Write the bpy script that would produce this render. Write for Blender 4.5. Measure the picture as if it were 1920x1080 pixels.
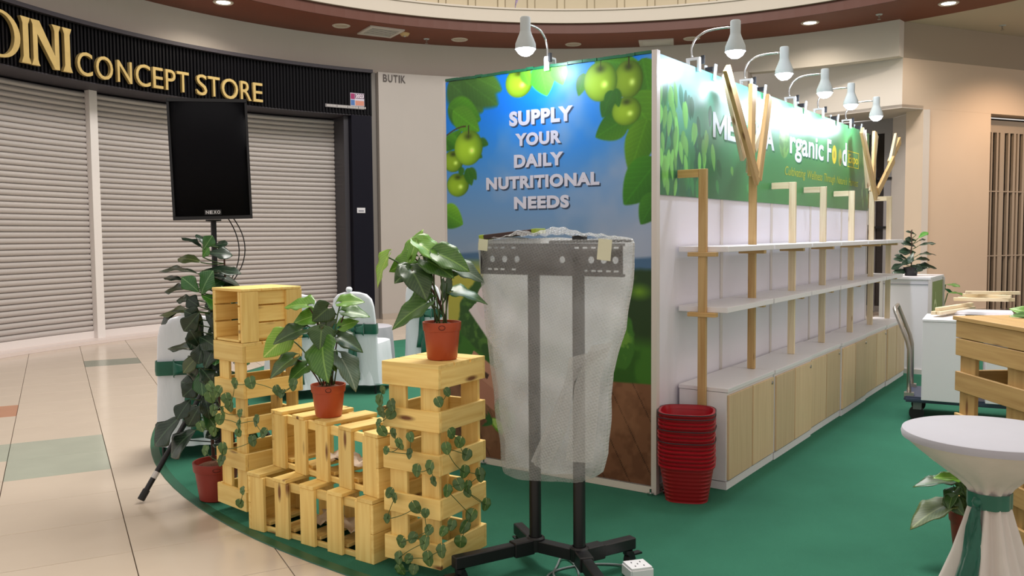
import bpy, bmesh, math, random
import numpy as np
from mathutils import Vector, Matrix, Euler
random.seed(7)
rng = np.random.RandomState(5)
scene = bpy.context.scene
COL = scene.collection
for o in list(bpy.data.objects):
    bpy.data.objects.remove(o)

# ------------------------------------------------------------------ camera
YAW, PITCH, ROLL = math.radians(35.25), math.atan(98 / 1620.0), math.atan(0.0081)
F0 = Vector((-math.sin(YAW), math.cos(YAW), 0)); R0 = Vector((math.cos(YAW), math.sin(YAW), 0)); U0 = Vector((0, 0, 1))
FW = F0 * math.cos(PITCH) - U0 * math.sin(PITCH)
UP = U0 * math.cos(PITCH) + F0 * math.sin(PITCH)
RT = R0 * math.cos(ROLL) - UP * math.sin(ROLL)
UP = R0 * math.sin(ROLL) + UP * math.cos(ROLL)
cam_data = bpy.data.cameras.new('camera')
cam_data.sensor_width = 36.0
cam_data.lens = 36.0 * 1620.0 / 1920.0
cam = bpy.data.objects.new('camera', cam_data)
COL.objects.link(cam)
M = Matrix.Identity(4)
for i in range(3):
    M[i][0] = RT[i]; M[i][1] = UP[i]; M[i][2] = -FW[i]
M[0][3], M[1][3], M[2][3] = 2.111, -4.370, 1.47
cam.matrix_world = M
scene.camera = cam

# ------------------------------------------------------------------ world, light, exposure
world = bpy.data.worlds.new('mall_ambient'); scene.world = world
world.use_nodes = True
bg = world.node_tree.nodes['Background']
bg.inputs['Color'].default_value = (1.0, 0.94, 0.88, 1)
bg.inputs['Strength'].default_value = 0.62
scene.view_settings.view_transform = 'Standard'
scene.view_settings.look = 'None'
scene.view_settings.exposure = 0.30
scene.view_settings.gamma = 1.0
scene.view_settings.use_curve_mapping = False

def area_light(name, loc, target, size, power, color=(1, 1, 1)):
    d = bpy.data.lights.new(name, 'AREA'); d.shape = 'DISK'; d.size = size; d.energy = power; d.color = color
    o = bpy.data.objects.new(name, d); COL.objects.link(o)
    o.location = loc
    o.rotation_euler = (Vector(target) - Vector(loc)).to_track_quat('-Z', 'Y').to_euler()
    return o
def spot_light(name, loc, target, power, angle=100, blend=.6, color=(1, 1, 1), radius=.05, parent=None):
    d = bpy.data.lights.new(name, 'SPOT'); d.energy = power; d.color = color
    d.spot_size = math.radians(angle); d.spot_blend = blend; d.shadow_soft_size = radius
    o = bpy.data.objects.new(name, d); COL.objects.link(o)
    o.location = loc
    o.rotation_euler = (Vector(target) - Vector(loc)).to_track_quat('-Z', 'Y').to_euler()
    if parent: o.parent = parent
    return o
# the atrium's overhead lamps, high in the open well above the booth
area_light('atrium_light', (-2.0, 3.0, 9.0), (-2.0, 3.0, 0), 5.0, 850, (1.0, 0.95, 0.90))

# ------------------------------------------------------------------ materials
def lin(c):
    out = []
    for v in c[:3]:
        v = v / 255.0
        out.append(v / 12.92 if v <= .04045 else ((v + .055) / 1.055) ** 2.4)
    return (out[0], out[1], out[2], 1.0)
MATS = {}
def mat(name, col, rough=.55, metal=0.0, var=0.0, vscale=4.0, stretch=(1, 1, 1), bump=0.0, bscale=60.0, spec=.5,
        emit=None, estr=0.0, coat=0.0, rand=0.0, trans=0.0, sheen=0.0):
    if name in MATS: return MATS[name]
    m = bpy.data.materials.new(name); m.use_nodes = True
    nt = m.node_tree; b = nt.nodes['Principled BSDF']
    c = lin(col)
    b.inputs['Base Color'].default_value = c
    b.inputs['Roughness'].default_value = rough
    b.inputs['Metallic'].default_value = metal
    b.inputs['Specular IOR Level'].default_value = spec
    if coat: b.inputs['Coat Weight'].default_value = coat; b.inputs['Coat Roughness'].default_value = .15
    if trans: b.inputs['Transmission Weight'].default_value = trans
    if sheen: b.inputs['Sheen Weight'].default_value = sheen
    if emit:
        b.inputs['Emission Color'].default_value = lin(emit); b.inputs['Emission Strength'].default_value = estr
    tc = nt.nodes.new('ShaderNodeTexCoord'); mp = nt.nodes.new('ShaderNodeMapping')
    mp.inputs['Scale'].default_value = stretch
    nt.links.new(tc.outputs['Object'], mp.inputs['Vector'])
    if var or rand:
        hs = nt.nodes.new('ShaderNodeHueSaturation'); hs.inputs['Color'].default_value = c
        val = None
        if var:
            n = nt.nodes.new('ShaderNodeTexNoise'); n.inputs['Scale'].default_value = vscale; n.inputs['Detail'].default_value = 5
            nt.links.new(mp.outputs['Vector'], n.inputs['Vector'])
            mr = nt.nodes.new('ShaderNodeMapRange')
            mr.inputs['From Min'].default_value = .3; mr.inputs['From Max'].default_value = .7
            mr.inputs['To Min'].default_value = 1 - var; mr.inputs['To Max'].default_value = 1 + var
            nt.links.new(n.outputs['Fac'], mr.inputs['Value']); val = mr.outputs['Result']
        if rand:
            oi = nt.nodes.new('ShaderNodeObjectInfo'); mr2 = nt.nodes.new('ShaderNodeMapRange')
            mr2.inputs['To Min'].default_value = 1 - rand; mr2.inputs['To Max'].default_value = 1 + rand
            nt.links.new(oi.outputs['Random'], mr2.inputs['Value'])
            if val is not None:
                mm = nt.nodes.new('ShaderNodeMath'); mm.operation = 'MULTIPLY'
                nt.links.new(val, mm.inputs[0]); nt.links.new(mr2.outputs['Result'], mm.inputs[1]); val = mm.outputs[0]
            else: val = mr2.outputs['Result']
        nt.links.new(val, hs.inputs['Value']); nt.links.new(hs.outputs['Color'], b.inputs['Base Color'])
    if bump:
        n2 = nt.nodes.new('ShaderNodeTexNoise'); n2.inputs['Scale'].default_value = bscale; n2.inputs['Detail'].default_value = 4
        nt.links.new(mp.outputs['Vector'], n2.inputs['Vector'])
        bp = nt.nodes.new('ShaderNodeBump'); bp.inputs['Strength'].default_value = bump; bp.inputs['Distance'].default_value = .01
        nt.links.new(n2.outputs['Fac'], bp.inputs['Height']); nt.links.new(bp.outputs['Normal'], b.inputs['Normal'])
    MATS[name] = m
    return m

def wood_mat(name, light, dark, knot, rough=.6, knots=True, kscale=(1.8, 7, 7)):
    """sawn softwood: grain runs along the local X of each board"""
    m = bpy.data.materials.new(name); m.use_nodes = True
    nt = m.node_tree; L = nt.links; b = nt.nodes['Principled BSDF']; b.inputs['Roughness'].default_value = rough
    tc = nt.nodes.new('ShaderNodeTexCoord'); oi = nt.nodes.new('ShaderNodeObjectInfo')
    off = nt.nodes.new('ShaderNodeVectorMath'); off.operation = 'MULTIPLY_ADD'
    comb = nt.nodes.new('ShaderNodeCombineXYZ')
    for k in range(3): L.new(oi.outputs['Random'], comb.inputs[k])
    L.new(comb.outputs[0], off.inputs[0]); off.inputs[1].default_value = (31, 17, 11)
    L.new(tc.outputs['Object'], off.inputs[2])
    mp = nt.nodes.new('ShaderNodeMapping'); mp.inputs['Scale'].default_value = (2.2, 38, 38)
    L.new(off.outputs[0], mp.inputs['Vector'])
    n = nt.nodes.new('ShaderNodeTexNoise'); n.inputs['Scale'].default_value = 1.0; n.inputs['Detail'].default_value = 4; n.inputs['Distortion'].default_value = .6
    L.new(mp.outputs[0], n.inputs['Vector'])
    cr = nt.nodes.new('ShaderNodeValToRGB')
    cr.color_ramp.elements[0].position = .3; cr.color_ramp.elements[0].color = lin(dark)
    cr.color_ramp.elements[1].position = .62; cr.color_ramp.elements[1].color = lin(light)
    L.new(n.outputs['Fac'], cr.inputs['Fac'])
    hs = nt.nodes.new('ShaderNodeHueSaturation'); mr = nt.nodes.new('ShaderNodeMapRange')
    mr.inputs['To Min'].default_value = .86; mr.inputs['To Max'].default_value = 1.1
    L.new(oi.outputs['Random'], mr.inputs['Value']); L.new(mr.outputs[0], hs.inputs['Value']); L.new(cr.outputs['Color'], hs.inputs['Color'])
    out = hs.outputs['Color']
    if knots:
        mp2 = nt.nodes.new('ShaderNodeMapping'); mp2.inputs['Scale'].default_value = kscale
        L.new(off.outputs[0], mp2.inputs['Vector'])
        v = nt.nodes.new('ShaderNodeTexVoronoi'); v.inputs['Scale'].default_value = 1.6
        L.new(mp2.outputs[0], v.inputs['Vector'])
        cr2 = nt.nodes.new('ShaderNodeValToRGB')
        cr2.color_ramp.elements[0].position = .07; cr2.color_ramp.elements[0].color = (1, 1, 1, 1)
        cr2.color_ramp.elements[1].position = .17; cr2.color_ramp.elements[1].color = (0, 0, 0, 1)
        L.new(v.outputs['Distance'], cr2.inputs['Fac'])
        mx = nt.nodes.new('ShaderNodeMix'); mx.data_type = 'RGBA'
        L.new(cr2.outputs['Color'], mx.inputs[0]); L.new(out, mx.inputs[6]); mx.inputs[7].default_value = lin(knot)
        out = mx.outputs[2]
    L.new(out, b.inputs['Base Color'])
    bp = nt.nodes.new('ShaderNodeBump'); bp.inputs['Strength'].default_value = .15; bp.inputs['Distance'].default_value = .004
    L.new(n.outputs['Fac'], bp.inputs['Height']); L.new(bp.outputs[0], b.inputs['Normal'])
    MATS[name] = m
    return m

pine = wood_mat('pallet_pine', (247, 216, 134), (230, 190, 106), (120, 74, 34))
pine_post = wood_mat('timber_post_pine', (214, 178, 122), (192, 150, 92), (128, 88, 50), kscale=(2.6, 9, 9))
pine_pale = wood_mat('fresh_pale_pine', (232, 214, 182), (214, 192, 152), (150, 110, 70), kscale=(2.6, 9, 9))
counter_pine = wood_mat('counter_pine', (196, 160, 102), (174, 136, 80), (122, 80, 42))
door_oak = wood_mat('cabinet_oak_laminate', (226, 196, 158), (214, 182, 142), (150, 120, 80), rough=.45, knots=False)

wall_beige = mat('beige_wall_paint', (172, 165, 159), .75, var=.03, vscale=.7)
wall_right_m = mat('peach_wall_paint', (224, 202, 180), .75, var=.03, vscale=.7)
bulk_m = mat('bulkhead_paint', (216, 208, 198), .8, var=.03, vscale=.8)
ceil_m = mat('ceiling_paint', (200, 188, 168), .85)
brown_m = mat('brown_ceiling_ring', (122, 62, 38), .55, var=.05, vscale=1.2)
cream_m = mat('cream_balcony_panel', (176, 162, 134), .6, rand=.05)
mould_m = mat('white_moulding', (188, 178, 164), .6)
black_rib = mat('black_ribbed_panel', (9, 8, 13), .5, spec=.15)
navy_m = mat('navy_pillar_laminate', (11, 10, 24), .4, spec=.2)
soffit_m = mat('dark_soffit', (54, 50, 57), .6)
gold_m = mat('brushed_gold', (222, 194, 128), .34, metal=.55, var=.08, vscale=9)
gold_side = mat('gold_letter_side', (168, 150, 104), .4, metal=.5)
white_m = mat('white_laminate', (234, 230, 234), .4, var=.015, vscale=2)
panel_m = mat('white_system_panel', (232, 228, 238), .45, var=.012, vscale=1.5)
alu_m = mat('aluminium_profile', (216, 208, 204), .35, metal=.25)
chrome_m = mat('chrome', (200, 200, 200), .18, metal=1.0)
steel_m = mat('brushed_steel', (176, 168, 158), .35, metal=.8)
black_metal = mat('black_powder_coat', (15, 14, 17), .42, var=.1, vscale=8)
black_plastic = mat('black_plastic', (14, 14, 18), .45)
grille_black = mat('speaker_grille_black', (8, 8, 13), .75, bump=.25, bscale=600, spec=.12)
rubber_m = mat('black_rubber', (22, 22, 22), .7)
terracotta = mat('terracotta_plastic', (176, 74, 38), .42, var=.06, vscale=6)
terracotta_d = mat('dark_terracotta_plastic', (140, 46, 34), .42, var=.06, vscale=6)
soil_m = mat('moss_and_soil', (112, 74, 52), .95, var=.25, vscale=30, bump=.8, bscale=70)
red_m = mat('red_basket_plastic', (166, 18, 34), .32, rand=.08)
red_dark = mat('red_basket_mesh', (146, 8, 20), .4)
rope_grey = mat('dark_basket_handle', (52, 36, 40), .4)
cloth_m = mat('white_table_cloth', (170, 169, 177), .8, var=.02, vscale=6, sheen=.2)
cloth_side = mat('ivory_table_cloth', (214, 204, 196), .8, var=.03, vscale=6, bump=.3, bscale=10, stretch=(2, 2, .4))
chair_cloth = mat('white_chair_cover', (232, 236, 244), .75, bump=.7, bscale=9, stretch=(2.2, 2.2, .5))
sash_m = mat('emerald_satin_sash', (14, 92, 72), .38, var=.12, vscale=12, sheen=.3)
green_tape = mat('green_vinyl_edge', (18, 96, 62), .3, var=.2, vscale=14)
shutter_m = mat('roller_shutter_steel', (188, 181, 177), .42, metal=.15, var=.03, vscale=1.0, stretch=(1, 1, 6), rand=.03)
shutter_dirty = mat('roller_shutter_rail', (224, 216, 212), .5)
carpet_m = mat('green_carpet', (56, 111, 89), .95, var=.10, vscale=1.6, bump=.5, bscale=220, spec=.06)
carpet_edge = mat('carpet_edge_tape', (20, 84, 58), .4)
tile_m = mat('cream_porcelain_tile', (196, 181, 163), .16, var=.03, vscale=2.2, rand=.02, spec=.45)
tile_green = mat('grey_green_tile', (158, 164, 148), .16, var=.05, vscale=3)
tile_dgreen = mat('dark_green_tile', (118, 126, 110), .18, var=.05, vscale=3)
tile_brown = mat('terracotta_floor_tile', (176, 122, 90), .2, var=.05, vscale=3)
grout_m = mat('tile_grout', (120, 104, 88), .8)
lamp_grey = mat('lamp_shade_enamel', (186, 194, 196), .35)
bulb_m = mat('lit_bulb', (255, 255, 255), .4, emit=(244, 250, 255), estr=14.0)
down_m = mat('lit_downlight', (255, 255, 255), .4, emit=(255, 246, 232), estr=9.0)
off_m = mat('unlit_downlight', (196, 180, 162), .5)
leaf_dark = mat('fig_leaf', (36, 66, 40), .33, var=.22, vscale=9, rand=.25, spec=.6)
leaf_mid = mat('broad_leaf', (62, 104, 34), .38, var=.2, vscale=10, rand=.28)
leaf_lite = mat('young_leaf', (92, 148, 44), .4, var=.15, vscale=10, rand=.2)
leaf_grey = mat('leaf_underside', (112, 130, 118), .55, var=.12, vscale=10, rand=.15)
leaf_vine = mat('vine_leaf', (58, 92, 40), .4, var=.25, vscale=24, rand=.3)
vein_m = mat('leaf_vein', (128, 160, 80), .5)
stem_m = mat('green_stem', (66, 92, 44), .55)
bark_m = mat('brown_stem', (78, 48, 36), .75, var=.2, vscale=20)
grey_plastic = mat('socket_white_plastic', (228, 228, 230), .4)
cable_grey = mat('grey_cable', (120, 130, 128), .5)
print_white = mat('print_white', (214, 214, 232), .5)
print_shadow = mat('print_shadow', (44, 62, 92), .6)
dark_text = mat('grey_sign_letter', (74, 66, 62), .5)
glass_dark = mat('dark_shop_glass', (38, 32, 30), .12, var=.3, vscale=2)
grille_frame = mat('folding_gate_aluminium', (190, 170, 148), .4, metal=.3)
frame_grey = mat('grey_shopfront_frame', (150, 146, 148), .45, metal=.2)
trolley_grey = mat('trolley_deck', (66, 74, 96), .5)

# ------------------------------------------------------------------ geometry helpers
class MB:
    """collects vertices and faces, then links them as ONE mesh object"""
    def __init__(s): s.v = []; s.f = []; s.mi = []; s.cur = 0
    def add(s, vs, fs):
        o = len(s.v); s.v += [tuple(p) for p in vs]
        for f in fs: s.f.append(tuple(i + o for i in f)); s.mi.append(s.cur)
        return s
    def box(s, c, size, rz=0.0, rot=None):
        hx, hy, hz = size[0] / 2, size[1] / 2, size[2] / 2
        R = rot if rot is not None else Matrix.Rotation(rz, 3, 'Z')
        c = Vector(c)
        vs = [c + R @ Vector((x, y, z)) for x in (-hx, hx) for y in (-hy, hy) for z in (-hz, hz)]
        return s.add(vs, [(0, 1, 3, 2), (4, 6, 7, 5), (0, 4, 5, 1), (2, 3, 7, 6), (0, 2, 6, 4), (1, 5, 7, 3)])
    def bar(s, a, b, w, t, up=(0, 0, 1)):
        """box from a to b, w across (horizontal-ish), t along up"""
        a, b = Vector(a), Vector(b); x = (b - a); l = x.length; x.normalize()
        u = Vector(up); y = u.cross(x)
        if y.length < 1e-5: y = Vector((1, 0, 0)).cross(x)
        y.normalize(); z = x.cross(y)
        R = Matrix((x, y, z)).transposed()
        return s.box((a + b) / 2, (l, w, t), rot=R)
    def tube(s, pts, r, n=8, cap=True):
        pts = [Vector(p) for p in pts]; m = len(pts)
        rs = r if isinstance(r, (list, tuple)) else [r] * m
        vs = []; fs = []
        t0 = (pts[1] - pts[0]).normalized()
        ref = Vector((0, 0, 1)) if abs(t0.z) < .9 else Vector((1, 0, 0))
        nrm = (ref - t0 * ref.dot(t0)).normalized()
        for i, p in enumerate(pts):
            t = (pts[min(i + 1, m - 1)] - pts[max(i - 1, 0)]).normalized()
            nrm = (nrm - t * nrm.dot(t))
            nrm = nrm.normalized() if nrm.length > 1e-6 else t.orthogonal().normalized()
            bn = t.cross(nrm)
            for k in range(n):
                a = 2 * math.pi * k / n
                vs.append(p + (nrm * math.cos(a) + bn * math.sin(a)) * rs[i])
        for i in range(m - 1):
            for k in range(n):
                fs.append((i * n + k, i * n + (k + 1) % n, (i + 1) * n + (k + 1) % n, (i + 1) * n + k))
        if cap:
            fs.append(tuple(range(n - 1, -1, -1))); fs.append(tuple((m - 1) * n + k for k in range(n)))
        return s.add(vs, fs)
    def lathe(s, prof, n=24, c=(0, 0, 0), close=False):
        vs = []; fs = []; m = len(prof)
        for (r, z) in prof:
            for k in range(n):
                a = 2 * math.pi * k / n
                vs.append((c[0] + r * math.cos(a), c[1] + r * math.sin(a), c[2] + z))
        for i in range(m - 1):
            for k in range(n):
                fs.append((i * n + k, i * n + (k + 1) % n, (i + 1) * n + (k + 1) % n, (i + 1) * n + k))
        if close:
            fs.append(tuple(range(n - 1, -1, -1))); fs.append(tuple((m - 1) * n + k for k in range(n)))
        return s.add(vs, fs)
    def grid(s, P):
        """P: list of rows of points"""
        m, n = len(P), len(P[0]); vs = [p for row in P for p in row]
        return s.add(vs, [(i * n + j, i * n + j + 1, (i + 1) * n + j + 1, (i + 1) * n + j) for i in range(m - 1) for j in range(n - 1)])
    def arc_box(s, c, r0, r1, z0, z1, a0, a1, n=24):
        """solid curved bar: radii r0<r1, angles in degrees"""
        vs = []; fs = []
        for i in range(n + 1):
            a = math.radians(a0 + (a1 - a0) * i / n); ca, sa = math.cos(a), math.sin(a)
            for r, z in ((r0, z0), (r1, z0), (r1, z1), (r0, z1)):
                vs.append((c[0] + r * ca, c[1] + r * sa, z))
        for i in range(n):
            for k in range(4):
                fs.append((i * 4 + k, i * 4 + (k + 1) % 4, (i + 1) * 4 + (k + 1) % 4, (i + 1) * 4 + k))
        fs.append((3, 2, 1, 0)); fs.append(tuple(n * 4 + k for k in range(4)))
        return s.add(vs, fs)
    def mesh(s, name, mats, smooth=False):
        me = bpy.data.meshes.new(name); me.from_pydata(s.v, [], s.f)
        ml = mats if isinstance(mats, (list, tuple)) else [mats]
        for m in ml: me.materials.append(m)
        if len(ml) > 1: me.polygons.foreach_set('material_index', s.mi)
        bm = bmesh.new(); bm.from_mesh(me); bmesh.ops.recalc_face_normals(bm, faces=bm.faces); bm.to_mesh(me); bm.free()
        if smooth:
            me.polygons.foreach_set('use_smooth', [True] * len(me.polygons))
            if smooth != 'all': me.set_sharp_from_angle(angle=math.radians(40))
        me.update()
        return me
    def build(s, name, mats, parent=None, smooth=False, loc=None):
        return link(name, s.mesh(name, mats, smooth), parent, loc)

def link(name, me, parent=None, loc=None, rot=None):
    o = bpy.data.objects.new(name, me); COL.objects.link(o)
    if parent is not None: o.parent = parent
    if loc is not None: o.location = loc
    if rot is not None: o.rotation_euler = rot
    return o
def tag(o, label, cat, group=None):
    o['label'] = label; o['category'] = cat
    if group: o['group'] = group
    return o
def thing(name, label, cat, loc=(0, 0, 0), rz=0.0, group=None):
    o = bpy.data.objects.new(name, None); COL.objects.link(o)
    o.empty_display_size = .1
    o.location = loc; o.rotation_euler = (0, 0, rz)
    return tag(o, label, cat, group)
def struct(o):
    o['kind'] = 'structure'; return o
def copy_tree(o, parent=None):
    c = o.copy(); COL.objects.link(c); c.parent = parent
    for ch in list(o.children): copy_tree(ch, c)
    return c
BOXC = {}
def board_mesh(l, w, t, m, bev=.002):
    """a sawn board, long axis on local X, edges eased"""
    key = (round(l, 3), round(w, 3), round(t, 3), m.name)
    if key not in BOXC:
        bm = bmesh.new(); bmesh.ops.create_cube(bm, size=1)
        bmesh.ops.scale(bm, vec=(l, w, t), verts=bm.verts)
        bmesh.ops.bevel(bm, geom=list(bm.edges), offset=min(bev, t * .3), segments=1, affect='EDGES')
        me = bpy.data.meshes.new('board'); bm.to_mesh(me); bm.free(); me.materials.append(m)
        BOXC[key] = me
    return BOXC[key]
def board(name, a, b, w, t, m, parent=None, up=(0, 0, 1), bev=.002):
    """board from a to b; w is measured across, t along `up`"""
    a, b = Vector(a), Vector(b); x = b - a; l = x.length; x.normalize()
    u = Vector(up); y = u.cross(x).normalized(); z = x.cross(y)
    o = link(name, board_mesh(l, w, t, m, bev), parent)
    R = Matrix((x, y, z)).transposed().to_4x4(); R.translation = (a + b) / 2
    o.matrix_local = R
    return o
def text_mesh(txt, size, m, bold=0.0, extrude=0.0, align='CENTER', space=1.0, shear=0.0, bevel=0.0, res=4):
    cu = bpy.data.curves.new('text', 'FONT'); cu.body = txt; cu.size = size; cu.offset = bold; cu.extrude = extrude
    cu.align_x = align; cu.space_character = space; cu.shear = shear; cu.bevel_depth = bevel; cu.resolution_u = res
    o = bpy.data.objects.new('text', cu); COL.objects.link(o)
    dg = bpy.context.evaluated_depsgraph_get()
    me = bpy.data.meshes.new_from_object(o.evaluated_get(dg))
    bpy.data.objects.remove(o); bpy.data.curves.remove(cu)
    me.materials.clear(); me.materials.append(m)
    return me
def fit_text(me, w=None, h=None):
    """scale a text mesh in its own plane to width w and height h, its box centred on the origin"""
    n = len(me.vertices); a = np.empty(n * 3); me.vertices.foreach_get('co', a); a = a.reshape(-1, 3)
    lo, hi = a.min(0), a.max(0); c = (lo + hi) / 2; a[:, :2] -= c[:2]
    sx = w / (hi[0] - lo[0]) if w else None; sy = h / (hi[1] - lo[1]) if h else None
    if sx is None: sx = sy
    if sy is None: sy = sx
    a[:, 0] *= sx; a[:, 1] *= sy
    me.vertices.foreach_set('co', a.ravel()); me.update()
    return me

# ================================================================== FLOOR
fl = struct(MB().box((-2, 4, -.07), (30, 34, .10)).build('floor', grout_m))
TH = math.radians(-26.8); tu = Vector((math.cos(TH), math.sin(TH), 0)); tv = Vector((-math.sin(TH), math.cos(TH), 0))
PU, PV = .556, .600
def in_carpet(p): return (p.x + .381) ** 2 + (p.y - 4.114) ** 2 < 5.35 ** 2
tile_cache = {}
def tile_mesh(m):
    if m.name not in tile_cache:
        bm = bmesh.new(); bmesh.ops.create_cube(bm, size=1); bmesh.ops.scale(bm, vec=(PU - .004, PV - .004, .02), verts=bm.verts)
        bmesh.ops.bevel(bm, geom=[e for e in bm.edges if all(v.co.z > 0 for v in e.verts)], offset=.0015, segments=1, affect='EDGES')
        me = bpy.data.meshes.new('tile'); bm.to_mesh(me); bm.free(); me.materials.append(m); tile_cache[m.name] = me
    return tile_cache[m.name]
# anchor: the joint crossing seen in front of the speaker stand
TU0 = Vector((-1.66, -2.15, 0)); rest = MB(); cand = []
camxy = Vector((2.11, -4.37, 0))
for i in range(-26, 40):
    for j in range(-30, 30):
        p = TU0 + tu * (i + .5) * PU + tv * (j + .5) * PV
        d = p - camxy
        if p.x < -10.4 or p.x > 6 or p.y > 12 or p.y < -4.2 or (p.xy - Vector((-2, 3.45))).length > 8.2: continue
        fwd = d.dot(F0); side = d.dot(R0)
        if in_carpet(p): continue
        vis = fwd > 3.2 and side < 0 and -side < fwd * .66 and p.y < 7.5
        m = tile_m
        if i in (-5, -4) and j in (-1, -2, -3): m = tile_green
        if i == -13 and j == 0: m = tile_dgreen
        if i == -8 and j in (-2, -3): m = tile_brown
        cand.append((not vis, fwd, p, m))
cand.sort(key=lambda c: (c[0], c[1]))
for k, (nv, fwd, p, m) in enumerate(cand):
    if k < 290 and not nv:
        link('tile', tile_mesh(m), fl, loc=(p.x, p.y, -.0105), rot=(0, 0, TH))
    else:
        rest.box((p.x, p.y, -.0105), (PU - .004, PV - .004, .02), rz=TH)
r = rest.build('tile_field', tile_m, fl); r['kind'] = 'stuff'

# green carpet, a disc with a taped rim
ck = MB()
ck.cur = 0
n = 160; Cc = (-.381, 4.114); Rc = 5.905
prof = [(0.01, .006), (Rc - .05, .006)]
ck.lathe(prof, n, (Cc[0], Cc[1], 0))
cp = thing('carpet', 'green needle-felt carpet laid in a big disc under the booth', 'carpet', (0, 0, 0))
ck.build('carpet_field', carpet_m, cp)
MB().lathe([(Rc - .05, .0062), (Rc, .004), (Rc + .004, .0002)], n, (Cc[0], Cc[1], 0)).build('taped_rim', carpet_edge, cp)

# ================================================================== CURVED SHOP FRONT
C0 = (-2.0, 3.45)
A_L, A_R = 216.0, 153.8
def pol(r, a, z=0.0):
    a = math.radians(a); return Vector((C0[0] + r * math.cos(a), C0[1] + r * math.sin(a), z))
shop = struct(MB().arc_box(C0, 8.35, 8.5, 0, 4.5, 120, A_L, 60).build('wall_shopfront', soffit_m))
fas = thing('shop_fascia', 'curved black ribbed shop fascia above the roller shutters', 'shop fascia')
MB().arc_box(C0, 7.53, 8.06, 3.6, 4.33, A_R, A_L, 60).build('fascia_body', black_rib, fas)
MB().arc_box(C0, 7.44, 8.2, 4.331, 4.385, A_R, A_L, 60).build('top_lip', soffit_m, fas)
MB().arc_box(C0, 7.53, 8.2, 3.585, 3.599, A_R, A_L, 60).build('underside', soffit_m, fas)
ribs = MB(); a = A_R + .2
while a < A_L:
    p = pol(7.515, a, 3.968); ribs.box(p, (.03, .028, .724), rz=math.radians(a)); a += .44
rb = ribs.build('rib', black_rib, fas); rb['kind'] = 'stuff'

# roller shutters, one slat after another
def shutter(label, a0, a1, nseg):
    t = thing('roller_shutter', label, 'roller shutter', (0, 0, 0), group='roller shutters of the shop')
    pitch = .0795; z0 = .145; nsl = 43
    prof = [(.008, 0), (-.006, .003), (-.020, .014), (-.027, .032), (-.026, .050), (-.016, .064), (-.004, .071), (.008, .0735), (.012, .0795)]
    rows = []
    for i in range(nseg + 1):
        aa = math.radians(a0 + (a1 - a0) * i / nseg)
        rows.append([(C0[0] + (8.12 + r) * math.cos(aa), C0[1] + (8.12 + r) * math.sin(aa), z) for r, z in prof])
    me = MB().grid(rows).mesh('slat', shutter_m, smooth='all')
    for k in range(nsl):
        link('slat', me, t, loc=(0, 0, z0 + k * pitch))
    MB().arc_box(C0, 8.085, 8.14, .045, .145, a0, a1, nseg).build('bottom_rail', shutter_dirty, t)
    return t
shutter('closed grey roller shutter left of the white post', 188.2, 215, 24)
shutter('closed grey roller shutter behind the loudspeaker', 156.9, 187.3, 28)
sp = MB(); p = pol(8.06, 187.75, 1.81); sp.box(p, (.10, .125, 3.55), rz=math.radians(187.75))
tag(sp.build('shutter_post', mat('white_post', (226, 220, 216), .45)), 'white vertical post between the two roller shutters', 'post')
sill = struct(MB().arc_box(C0, 7.74, 8.25, 0.0005, .045, 157.0, A_L, 60).build('trim_1', mat('shop_sill', (220, 206, 200), .3)))
# dark pillar at the right end of the shop
pil = struct(MB().arc_box(C0, 7.47, 8.3, 0, 3.5845, 154.0, 156.85, 6).build('wall_pillar', navy_m))
MB().arc_box(C0, 7.62, 8.3, 0, 3.58, 156.86, 157.5, 2).build('reveal', mat('dark_grey_reveal', (52, 50, 56), .5), pil)
nt_ = thing('wall_notice', 'small white notice stuck on the navy pillar', 'notice', pol(7.462, 155.75, 1.935), math.radians(155.75))
MB().box((0, 0, 0), (.006, .15, .09)).build('paper', mat('notice_paper', (206, 206, 212), .6), nt_)
MB().box((-.004, 0, -.01), (.002, .10, .03)).build('printed_block', mat('notice_print', (140, 140, 150), .6), nt_)
# strip and white wall with BUTIK
struct(MB().arc_box(C0, 7.6, 8.2, 0, 4.37, 153.05, 153.75, 2).build('trim_2', mat('grey_gap', (128, 122, 116), .6)))
bw = struct(MB().arc_box(C0, 7.46, 8.0, 0, 4.36, 101, 153.0, 30).build('wall_back', wall_beige))
struct(MB().arc_box(C0, 7.44, 7.46, 0, .10, 101, 153.0, 30).build('baseboard_back', mat('grey_baseboard', (170, 158, 146), .5)))
def on_arc(o, r, a, z):
    """stand a flat (XY) mesh upright on the inside of the arc, facing the centre"""
    a_ = math.radians(a); nx = Vector((-math.cos(a_), -math.sin(a_), 0)); x = Vector((0, 0, 1)).cross(nx); x = Vector((nx.y * -1, nx.x, 0))
    Rm = Matrix((x, Vector((0, 0, 1)), nx)).transposed().to_4x4(); Rm.translation = pol(r, a, z)
    o.matrix_local = Rm; return o
t = thing('wall_sign', 'small grey lettering at the top of the white wall', 'sign')
aa = 152.35
for ch, w in zip('BUTIK', (.075, .08, .08, .025, .08)):
    o = link('letter', fit_text(text_mesh(ch, .15, dark_text, bold=.002, extrude=.004), w=w, h=.13), t)
    aa -= math.degrees((w / 2) / 7.45)
    on_arc(o, 7.452, aa, 4.26)
    aa -= math.degrees((w / 2 + .018) / 7.45)

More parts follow.
